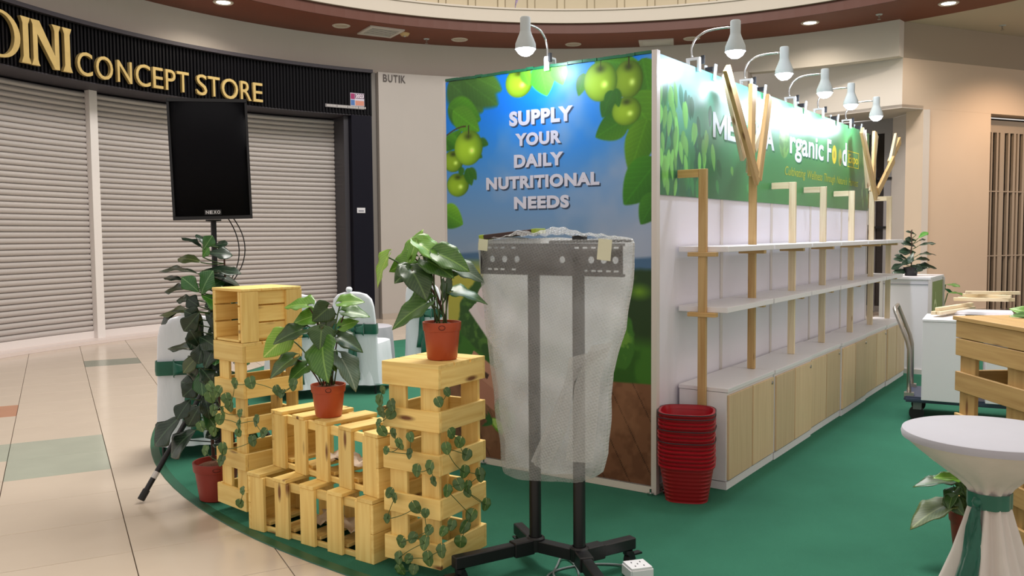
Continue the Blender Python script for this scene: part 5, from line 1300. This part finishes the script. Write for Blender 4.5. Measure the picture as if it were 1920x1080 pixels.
for x, z, w_, h_ in ((-.325, 1.425, .05, .05), (.285, 1.405, .062, .085)):
    MB().box((x, -.076, z), (w_, .002, h_), rot=Euler((0, .1, 0)).to_matrix()).build('packing_tape', mat('pale_tape', (214, 214, 186), .3), bwr)

# ------------------------------------------------------------------ socket box and cable
sk = thing('socket_box', 'white double power socket box on the carpet beside the stand', 'socket box', (.452, -1.108, .006), math.radians(-38))
bm = bmesh.new(); bmesh.ops.create_cube(bm, size=1); bmesh.ops.scale(bm, vec=(.105, .105, .052), verts=bm.verts); bmesh.ops.bevel(bm, geom=list(bm.edges), offset=.006, segments=2, affect='EDGES'); me = bpy.data.meshes.new('housing'); bm.to_mesh(me); bm.free(); me.materials.append(grey_plastic)
link('housing', me, sk, loc=(0, 0, .027))
MB().box((0, 0, .054), (.094, .094, .006)).build('face_plate', grey_plastic, sk)
for x, y in ((-.02, .02), (-.02, -.02), (.0, .0), (.022, .02), (.022, -.02)): MB().box((x, y, .0575), (.009, .004, .002)).build('socket_slot', black_plastic, sk)
MB().tube([(-.052, 0, .024), (-.066, 0, .024)], .011, 10).build('cable_gland', cable_grey, sk)
pts = [(.40, -1.07, .026), (.355, -1.04, .014), (.28, -1.06, .011), (.20, -1.12, .011), (.13, -1.23, .011), (.12, -1.33, .011), (.19, -1.40, .011), (.28, -1.36, .011), (.26, -1.26, .011), (.18, -1.16, .012), (.10, -1.10, .012), (.07, -1.13, .02), (.11, -1.20, .012), (.14, -1.31, .017), (.22, -1.37, .017), (.34, -1.33, .011)]
P_ = []
for i in range(len(pts) - 1):
    for j in range(6): P_.append(Vector(pts[i]).lerp(Vector(pts[i + 1]), j / 6))
P_.append(Vector(pts[-1]))
for _ in range(14): P_ = [P_[0]] + [(P_[i - 1] + P_[i] * 2 + P_[i + 1]) / 4 for i in range(1, len(P_) - 1)] + [P_[-1]]
tag(MB().tube(P_, .0048, 7).build('power_cable', cable_grey, smooth='all'), 'grey power cable coiled on the carpet under the screen stand', 'cable')

# ================================================================== RED BASKETS
def sq_ring(r, z, n=40, e=3.2):
    out = []
    for k in range(n):
        a = 2 * math.pi * k / n; c, s = math.cos(a), math.sin(a); q = (abs(c) ** e + abs(s) ** e) ** (-1 / e); out.append((r * q * c, r * q * s, z))
    return out
def loft(rings, closed_bottom=True):
    mb = MB(); n = len(rings[0]); vs = [p for r in rings for p in r]; fs = [(i * n + k, i * n + (k + 1) % n, (i + 1) * n + (k + 1) % n, (i + 1) * n + k) for i in range(len(rings) - 1) for k in range(n)]
    if closed_bottom: fs.append(tuple(range(n - 1, -1, -1)))
    return mb.add(vs, fs)
rb_, rt_, bh = .117, .146, .205
rg = []
for i in range(9):
    z = bh * .86 * i / 8; r_ = rb_ + (rt_ - rb_) * i / 8; rg += [sq_ring(r_, z), sq_ring(r_ - .0022, z + .008), sq_ring(r_ + .001, z + .016)]
wall_me = loft(rg).mesh('basket_body', red_dark, smooth=True)
inn_me = loft([sq_ring(rb_ - .006, .006), sq_ring(rt_ - .008, bh * .86), sq_ring(rt_ - .002, bh)]).mesh('basket_lining', red_m, smooth=True)
rim_me = loft([sq_ring(rt_ - .004, bh - .014), sq_ring(rt_ + .009, bh - .0125), sq_ring(rt_ + .011, bh - .004), sq_ring(rt_ + .004, bh), sq_ring(rt_ - .005, bh - .001)], False).mesh('basket_rim', red_m, smooth=True)
hd = sq_ring(rt_ + .010, bh - .0035); hd_me = MB().tube([Vector(p) for p in hd] + [Vector(hd[0])], .0036, 6, cap=False).mesh('wire_handle', rope_grey, smooth='all')
for k in range(14):
    lab = 'red plastic basket at the bottom of the stack' if k == 0 else ('red plastic basket on top of the stack' if k == 13 else 'red nested shopping basket, number %s from the bottom' % ('two', 'three', 'four', 'five', 'six', 'seven', 'eight', 'nine', 'ten', 'eleven', 'twelve', 'thirteen')[k - 1])
    t = thing('shopping_basket', lab, 'basket', (.165 + rng.uniform(-.002, .002), .052 + rng.uniform(-.002, .002), .007 + .0222 * k), math.radians(20 + rng.uniform(-1.5, 1.5)), group='red baskets nested in one stack')
    link('basket_body', wall_me, t); link('basket_rim', rim_me, t)
    if k == 13: link('basket_lining', inn_me, t)
    if k in (13, 12, 9, 6): link('wire_handle', hd_me, t)

# ================================================================== COVERED CHAIRS AND LOW TABLE
def rrect(w, d, z, r, n=10, cx=0, cy=0, wav=0, ph=0):
    pts = []
    for q, (sx, sy) in enumerate(((1, 1), (-1, 1), (-1, -1), (1, -1))):
        for k in range(n):
            a = math.pi / 2 * (q + k / (n - 1)); x = cx + sx * (w / 2 - r) + r * math.cos(a); y = cy + sy * (d / 2 - r) + r * math.sin(a)
            u = 1 + wav * math.sin(a * 5 + q * 2.1 + ph); pts.append((cx + (x - cx) * u, cy + (y - cy) * u, z))
    return pts
def srect(w, d, z, cy=0.0, fold=0.0, ph=0.0, e=6.0, n=80):
    out = []
    for k in range(n):
        a = 2 * math.pi * k / n; c, s = math.cos(a), math.sin(a); q = (abs(c) ** e + abs(s) ** e) ** (-1 / e)
        u = 1 + fold * (math.sin(13 * a + ph) * .6 + math.sin(7 * a + ph * 2 + 1) * .5 + .4 * math.sin(23 * a))
        out.append((w / 2 * q * c * u, cy + d / 2 * q * s * u, z))
    return out
def covered_chair(label, loc, rz, sash=True):
    """chair under a white cover; its back is local -Y, the seat runs +Y"""
    t = thing('covered_chair', label, 'chair', (loc[0], loc[1], .006), math.radians(rz), group='white covered chairs with green sashes')
    ph_ = loc[0] * 3
    rings = [srect(.485, .52, .085, .23, .035, ph_), srect(.475, .505, .16, .23, .028, ph_), srect(.46, .485, .26, .23, .018, ph_ + .3), srect(.445, .465, .36, .23, .010, ph_ + .5), srect(.435, .45, .44, .23, .004, ph_), srect(.425, .435, .468, .23, 0), srect(.39, .40, .478, .23, 0, e=5)]
    sk_ = loft(rings, False); n = len(rings[0]); base = len(sk_.v) - n; sk_.f.append(tuple(base + k for k in range(n))); sk_.mi.append(0)
    sk_.build('seat_cover', chair_cloth, t, smooth=True)
    bk = []
    for z, w, d, y in ((.10, .465, .085, .02), (.25, .45, .075, .018), (.48, .43, .066, .015), (.70, .42, .06, -.005), (.82, .405, .058, -.02), (.89, .37, .055, -.03), (.935, .28, .05, -.036), (.955, .14, .035, -.04), (.96, .02, .01, -.04)):
        bk.append(srect(w, d, z, y, .022 if z < .2 else (.012 if z < .5 else .004), ph_ + z * 2, e=4.0))
    loft(bk, False).build('back_cover', chair_cloth, t, smooth='all')
    MB().lathe([(.0005, .04), (.02, .036), (.03, .02), (.028, .002), (.012, -.014)], 14, (-.03, -.04, .965)).build('cover_knot', chair_cloth, t, smooth='all')
    if sash:
        loft([rrect(.448, .092, .565, .035, cy=.006), rrect(.454, .10, .60, .035, cy=.004), rrect(.448, .094, .66, .035, cy=0)], False).build('sash_band', sash_m, t, smooth=True)
        for s in (-1, 1):
            rows = [[(s * (.01 + .035 * math.sin(q / 6 * math.pi) + .10 * q / 6), -.052 - .03 * math.sin(q / 6 * math.pi) + .004 * k, .61 + (k / 4 - .5) * (.03 + .09 * q / 6)) for k in range(5)] for q in range(7)]
            o = MB().grid(rows).build('sash_bow', sash_m, t, smooth='all'); o.modifiers.new('t', 'SOLIDIFY').thickness = .006
            rows = [[(s * (.008 + .02 * q / 8) + (k / 4 - .5) * (.03 + .05 * q / 8) * 1.0, -.054 - .008 * math.sin(q + k), .60 - .46 * q / 8 * (1 if s > 0 else .82)) for k in range(5)] for q in range(9)]
            o = MB().grid(rows).build('sash_tail', sash_m, t, smooth='all'); o.modifiers.new('t', 'SOLIDIFY').thickness = .005
        MB().lathe([(.0005, .03), (.02, .026), (.026, 0), (.02, -.026), (.0005, -.03)], 12, (0, -.06, .61)).build('sash_knot', sash_m, t, smooth='all')
    for x in (-.19, .19):
        for y in (.02, .43): MB().tube([(x, y, 0), (x, y, .30)], .011, 8).build('leg', black_metal, t)
    return t
covered_chair('white covered chair with green sash behind the plant on the crate', (-3.72, 1.33), 24)
covered_chair('white covered chair mostly hidden behind the left pallet tower and plant', (-3.95, .82), 58)
covered_chair('white covered chair with green sash behind the right pallet tower', (-4.28, 2.95), 20)
covered_chair('white covered chair with green sash behind the fig tree', (-2.93, -.94), 52)
t = thing('low_table', 'low round table in a white cloth between the covered chairs', 'table', (-4.80, 2.58, .006))
prof = [(.30, .005), (.295, .2), (.285, .42), (.28, .462), (.26, .470), (.0005, .471)]
mb = MB(); n = 72; rings = []
for r_, z in prof[:-1]:
    rings.append([((r_ + (.022 * (1 - z / .47)) * math.sin(14 * 2 * math.pi * k / n)) * math.cos(2 * math.pi * k / n), (r_ + (.022 * (1 - z / .47)) * math.sin(14 * 2 * math.pi * k / n)) * math.sin(2 * math.pi * k / n), z) for k in range(n)])
mb = loft(rings, False); b0 = len(mb.v) - n; mb.f.append(tuple(b0 + k for k in range(n))); mb.mi.append(0)
mb.build('cloth', cloth_m, t, smooth=True)
MB().lathe([(.0005, .44), (.262, .44), (.262, .46), (.0005, .46)], 32).build('tabletop', white_m, t)
MB().tube([(0, 0, .01), (0, 0, .44)], .03, 12).build('column', steel_m, t)

# ================================================================== COCKTAIL TABLE, RIGHT FOREGROUND
CTX, CTY = 1.735, -.80
t = thing('cocktail_table', 'round white cloth cocktail table tied with a green sash, right foreground', 'cocktail table', (CTX, CTY, .006))
MB().lathe([(.0005, .7335), (.285, .7335), (.298, .729), (.302, .716), (.299, .702), (.285, .702), (.0005, .702)], 72).build('covered_top', cloth_m, t, smooth=True)
n = 96; rings = []
for z, r_, fold in ((.704, .297, .0), (.66, .245, .002), (.60, .165, .006), (.555, .100, .010), (.525, .070, .010), (.50, .058, .008), (.47, .060, .009), (.40, .075, .013), (.28, .105, .020), (.14, .150, .030), (.006, .205, .042)):
    ring_ = []
    for k in range(n):
        a = 2 * math.pi * k / n; rr = r_ + fold * (math.sin(a * 11) * .7 + math.sin(a * 7 + 1.3) * .5); ring_.append((rr * math.cos(a), rr * math.sin(a), z))
    rings.append(ring_)
loft(rings, False).build('draped_cloth', cloth_side, t, smooth='all')
loft([[(1.0 * .074 * (1 + .04 * math.sin(9 * 2 * math.pi * k / 48)) * math.cos(2 * math.pi * k / 48), .074 * (1 + .04 * math.sin(9 * 2 * math.pi * k / 48)) * math.sin(2 * math.pi * k / 48), z) for k in range(48)] for z in (.455, .475, .495, .512)], False).build('sash_band', sash_m, t, smooth='all')
da = math.atan2(-4.37 - CTY, 2.111 - CTX); ka = da - .55
kc = Vector((math.cos(ka) * .070, math.sin(ka) * .070, .48)); kd = Vector((math.cos(ka), math.sin(ka), 0)); ks = Vector((-math.sin(ka), math.cos(ka), 0))
MB().lathe([(.0005, .02), (.014, .016), (.02, 0), (.014, -.016), (.0005, -.02)], 12, tuple(kc)).build('sash_knot', sash_m, t, smooth='all')
for s, w_ in ((-1, .07), (1, .055)):
    rows = [[tuple(kc + kd * (.0 + .085 * (q / 10) + .01 * math.sin(k * 1.5 + q)) + ks * (s * .02 * q / 10 + (k / 5 - .5) * (.03 + w_ * q / 10)) + Vector((0, 0, -.46 * q / 10 * (1 if s < 0 else .8)))) for k in range(6)] for q in range(11)]
    o = MB().grid(rows).build('sash_tail', sash_m, t, smooth='all'); o.modifiers.new('t', 'SOLIDIFY').thickness = .005
FIG_FAR = [(0.323,5.687,1.406,0.403,5.769,1.497,0.073,0.06,-0.76,0.64,'L'), (0.304,5.679,1.446,0.238,5.606,1.504,0.057,0.76,-0.21,0.62,'D'),
  (0.306,5.676,1.384,0.230,5.572,1.413,0.066,0.74,-0.38,0.56,'D'), (0.308,5.642,1.316,0.194,5.573,1.397,0.078,0.68,-0.50,0.54,'D'),
  (0.325,5.696,1.327,0.476,5.746,1.388,0.086,-0.19,-0.49,0.85,'D'), (0.323,5.699,1.378,0.387,5.748,1.417,0.045,-0.04,-0.59,0.81,'D'),
  (0.302,5.682,1.258,0.174,5.546,1.289,0.095,0.64,-0.47,0.61,'D'), (0.335,5.647,1.231,0.487,5.754,1.286,0.097,-0.03,-0.42,0.91,'D'),
  (0.231,5.616,1.185,0.128,5.569,1.248,0.065,0.60,-0.57,0.56,'D'), (0.229,5.603,1.157,0.133,5.522,1.215,0.069,0.69,-0.37,0.62,'D'),
  (0.312,5.633,1.180,0.434,5.770,1.212,0.093,0.31,-0.47,0.83,'D'), (0.280,5.647,1.105,0.498,5.738,1.156,0.121,0.02,-0.53,0.85,'D'),
  (0.217,5.557,1.141,0.093,5.519,1.090,0.070,0.18,-0.95,0.26,'D'), (0.263,5.630,1.054,0.135,5.497,1.080,0.093,0.58,-0.42,0.70,'D'),
  (0.300,5.580,1.260,0.267,5.485,1.155,0.073,0.03,-0.75,0.66,'D'), (0.280,5.585,1.124,0.385,5.555,1.076,0.079,-0.18,-0.96,0.21,'D'),
  (0.235,5.574,1.107,0.320,5.549,1.052,0.079,-0.12,-0.96,0.25,'D'), (0.278,5.621,1.191,0.223,5.496,1.155,0.071,0.65,-0.46,0.60,'D'),
  (0.320,5.684,1.133,0.416,5.739,1.087,0.068,0.46,-0.88,-0.10,'D')]
ALO_RIGHT = [(1.502,-0.145,0.423,1.428,-0.138,0.469,0.065,0.48,-0.34,0.81,'M'), (1.514,-0.115,0.352,1.368,-0.200,0.354,0.126,0.07,-0.10,0.99,'D'),
  (1.539,-0.144,0.377,1.457,-0.211,0.397,0.081,0.36,-0.18,0.92,'L'), (1.495,-0.158,0.250,1.376,-0.319,0.205,0.154,-0.08,-0.22,0.97,'O'),
  (1.511,-0.160,0.285,1.576,-0.191,0.228,0.075,-0.04,-0.90,0.43,'D'), (1.532,-0.084,0.325,1.590,-0.080,0.298,0.067,0.18,-0.96,0.23,'M'),
  (1.542,-0.084,0.381,1.528,-0.154,0.455,0.077,0.90,-0.38,-0.20,'M'), (1.544,-0.091,0.285,1.615,-0.050,0.226,0.076,0.63,-0.73,0.25,'D'),
  (1.527,-0.125,0.315,1.510,-0.219,0.264,0.081,-0.35,-0.40,0.85,'D')]
pot_plant('potted_elephant_ear', 'broad-leaved plant in a red pot behind the cocktail table', (1.585, -.06, .006), .088, .066, .21, ALO_RIGHT, terracotta_d, 'heart', LM, .0035)

# ================================================================== PALLET COUNTER, RIGHT EDGE
KA = Vector((1.467, .35, 0)); kdir = Vector((.31, -.41, 0)).normalized(); crz = math.atan2(kdir.y, kdir.x)
t = thing('pallet_counter', 'pallet-wood bar counter behind the cocktail table at the right edge', 'counter', (KA.x, KA.y, .006), crz)
LN = .95; kb = .26
for z0, z1 in ((.950, 1.032), (.862, .946), (.687, .782), (.48, .575), (.262, .352), (.02, .17)):
    board('front_plank', (0, -.009, (z0 + z1) / 2), (LN, -.009, (z0 + z1) / 2), .018, z1 - z0, counter_pine, t)
    board('back_plank', (0, kb + .009, (z0 + z1) / 2), (LN, kb + .009, (z0 + z1) / 2), .018, z1 - z0, counter_pine, t)
for x in (.075, .46, LN - .075):
    board('upright', (x, .012, 0), (x, .012, 1.032), .13, .02, counter_pine, t, up=(0, 1, 0))
    board('upright', (x, kb - .012, 0), (x, kb - .012, 1.032), .13, .02, counter_pine, t, up=(0, 1, 0))
for x in (.012, LN - .012):
    for z in (.30, .74, .98): board('side_plank', (x, .025, z), (x, kb - .025, z), .02, .09, counter_pine, t)
for k in range(3):
    y = -.005 + k * .104 + .03
    board('top_plank', (-.02, y, 1.043), (LN + .02, y, 1.043), .100, .020, counter_pine, t)
# sprig lying on the counter
t = thing('counter_plant', 'leafy green sprig at the right edge of the pallet counter', 'plant', (1.80, .42, 1.06))
p = Vector((0, 0, 0))
for k, (dx_, dy_, dz_, s_) in enumerate(((-.10, .02, .04, .11), (-.08, -.05, .02, .10), (.02, .0, .07, .12), (-.03, .05, .06, .11), (-.13, -.01, .015, .09), (.05, -.04, .04, .1))):
    q = Vector((dx_, dy_, dz_)); put_leaf(t, 'heart', q * .3, q * .3 + q.normalized() * s_, s_ * .7, (-.2, -.5, .85), LM['M' if k % 2 else 'L'], k, (0, 0, 0))
MB().tube([(.06, 0, .006), (0, 0, .006), (-.03, 0, .012)], .004, 6).build('stem', stem_m, t)

# ================================================================== PLATFORM TROLLEY WITH WHITE BOXES
trz = math.radians(8)
t = thing('platform_trolley', 'grey platform trolley with a tubular handle carrying white boxes', 'trolley', (1.18, 3.18, .006), trz)
bm = bmesh.new(); bmesh.ops.create_cube(bm, size=1); bmesh.ops.scale(bm, vec=(.95, .56, .045), verts=bm.verts); bmesh.ops.bevel(bm, geom=list(bm.edges), offset=.014, segments=2, affect='EDGES'); me = bpy.data.meshes.new('deck'); bm.to_mesh(me); bm.free(); me.materials.append(trolley_grey)
link('deck', me, t, loc=(0, 0, .168))
pts = [(-.44, -.22, .19), (-.445, -.22, .55), (-.46, -.22, .62), (-.545, -.22, .84), (-.555, -.19, .868), (-.555, .19, .868), (-.545, .22, .84), (-.46, .22, .62), (-.445, .22, .55), (-.44, .22, .19)]
MB().tube(pts, .016, 10).build('handle', steel_m, t, smooth='all')
for y in (-.22, .22): MB().box((-.44, y, .20), (.07, .06, .03)).build('handle_bracket', steel_m, t)
for x in (-.38, .38):
    for y in (-.20, .20):
        MB().box((x, y, .115), (.06, .05, .06)).build('caster_bracket', mat('caster_grey', (120, 124, 124), .45), t)
        MB().tube([(x - .005, y - .022, .055), (x - .005, y + .022, .055)], .054, 20).build('wheel', rubber_m, t, smooth=True)
def carton(label, x, y, z, w, d, h, rz):
    o = thing('white_box', label, 'box', (x, y, z), rz, group='white boxes on the trolley')
    bm = bmesh.new(); bmesh.ops.create_cube(bm, size=1); bmesh.ops.scale(bm, vec=(w, d, h - .022), verts=bm.verts); bmesh.ops.bevel(bm, geom=list(bm.edges), offset=.003, segments=1, affect='EDGES'); me = bpy.data.meshes.new('carcass'); bm.to_mesh(me); bm.free(); me.materials.append(white_m)
    link('carcass', me, o, loc=(0, 0, (h - .022) / 2))
    board('lid', (-w / 2 - .003, 0, h - .0105), (w / 2 + .003, 0, h - .0105), d + .006, .019, white_m, o)
    return o
carton('tall white box at the handle end of the trolley', 1.00, 2.99, .1975, .27, .50, .62, math.radians(6))
carton('white box on the trolley seen through the counter planks', 1.40, 3.10, .1975, .26, .50, .62, math.radians(9))
o = board('white_slab', (1.02, 3.34, .833), (1.42, 3.40, .833), .24, .026, white_m); o.location.z = .8335
tag(o, 'white shelf panel lying across the trolley boxes', 'panel')
offs = (((.93, 2.93), (1.06, 3.60), 0), ((.97, 2.93), (1.12, 3.62), 0), ((.95, 2.98), (1.10, 3.66), 1), ((1.0, 3.42), (1.38, 3.52), 2), ((1.02, 3.50), (1.42, 3.56), 2), ((1.05, 3.55), (1.40, 3.50), 3), ((1.08, 3.47), (1.45, 3.60), 4))
olab = ('pale timber offcut nearest the trolley handle', 'pale timber offcut second from the trolley handle', 'pale timber offcut on top of the lengthwise pair', 'crosswise timber offcut low in the pile', 'crosswise timber offcut at the back of the pile', 'crosswise timber offcut third up the pile', 'crosswise timber offcut on top of the pile')
for (a, b, lv), lab in zip(offs, olab):
    z = .8345 + .013 + lv * .0265 + (.0265 if lv > 1 else 0)
    o = board('timber_offcut', (a[0], a[1], z), (b[0], b[1], z), .034, .026, pine_pale)
    tag(o, lab, 'timber', 'timber offcuts piled on the trolley boxes')

# ================================================================== PLINTH AND FAR PLANT
t = thing('white_plinth', 'white display plinth with a green logo panel beyond the shelves', 'plinth', (.0, 5.28, .006))
MB().box((.28, .40, .49), (.46, .76, .98)).build('body', white_m, t)
MB().box((.28, .40, .992), (.48, .80, .022)).build('top', white_m, t)
for x, y in ((.045, .02), (.515, .02), (.515, .78)): MB().box((x, y, .49), (.034, .034, .98)).build('edge_profile', alu_m, t)
MB().box((.28, .012, .025), (.44, .016, .05)).build('kickboard', alu_m, t)
MB().box((.28, .016, .93), (.44, .006, .006)).build('seam', mat('seam_grey', (150, 150, 160), .5), t)
MB().box((.514, .40, .50), (.006, .70, .90)).build('green_panel', mat('plinth_green', (122, 140, 62), .5), t)
lg = MB(); lg.lathe([(.0005, 0), (1, 0)], 32)
me = lg.mesh('logo_oval', mat('plinth_logo', (196, 204, 148), .5)); o = link('logo_oval', me, t, loc=(.5185, .30, .66), rot=(0, math.pi / 2, 0)); o.scale = (.11, .09, 1)
me2 = MB().lathe([(.0005, 0), (1, 0)], 32).mesh('logo_inner', mat('plinth_green', (122, 140, 62), .5)); o = link('logo_inner', me2, t, loc=(.5192, .30, .65), rot=(0, math.pi / 2, 0)); o.scale = (.07, .055, 1)
MB().box((.519, .30, .80), (.002, .02, .08)).build('logo_stem', mat('plinth_logo', (196, 204, 148), .5), t)
ft = [Vector((.005 * math.sin(i), .0, .10 + i * .03)) for i in range(14)]
fp = pot_plant('fiddle_leaf_plant', 'small dark fiddle-leaf plant on the white plinth', (.27, 5.62, 1.010), .075, .06, .09, FIG_FAR, black_plastic, 'fig', LM_FIG, .003, trunk=[tuple(p) for p in ft])
MB().tube(ft, .006, 6).build('trunk', bark_m, fp, smooth='all')
t = thing('floor_plant', 'green plant peeking out behind the plinth', 'plant', (.42, 6.36, .006))
pot(t, .13, .10, .22, black_plastic); soil(t, .11, .19)
for k in range(7):
    a = k * .9 + .3; q = Vector((math.cos(a) * .1, math.sin(a) * .1, .78 + .05 * (k % 4))); tip = q + Vector((math.cos(a) * .18, math.sin(a) * .18, .02 - .03 * (k % 3)))
    put_leaf(t, 'fig', q, tip, .09, (0, -.3, 1), LM['M'], k, (0, 0, 0)); MB().tube([(0, 0, .2), (q.x * .3, q.y * .3, .5), tuple(q)], .006, 6).build('stem', stem_m, t)

# paper scrap on the carpet
sc = MB().grid([[(.03 * (k / 4 - .5) * 2, .022 * (i / 3 - .5) * 2, .004 + .010 * abs(math.sin(k * 1.7 + i * 2.1))) for k in range(5)] for i in range(4)]).build('paper_scrap', white_m, None, smooth='all', loc=(1.004, 2.107, .006))
sc.modifiers.new('t', 'SOLIDIFY').thickness = .001
tag(sc, 'small white paper scrap lying on the green carpet', 'paper')
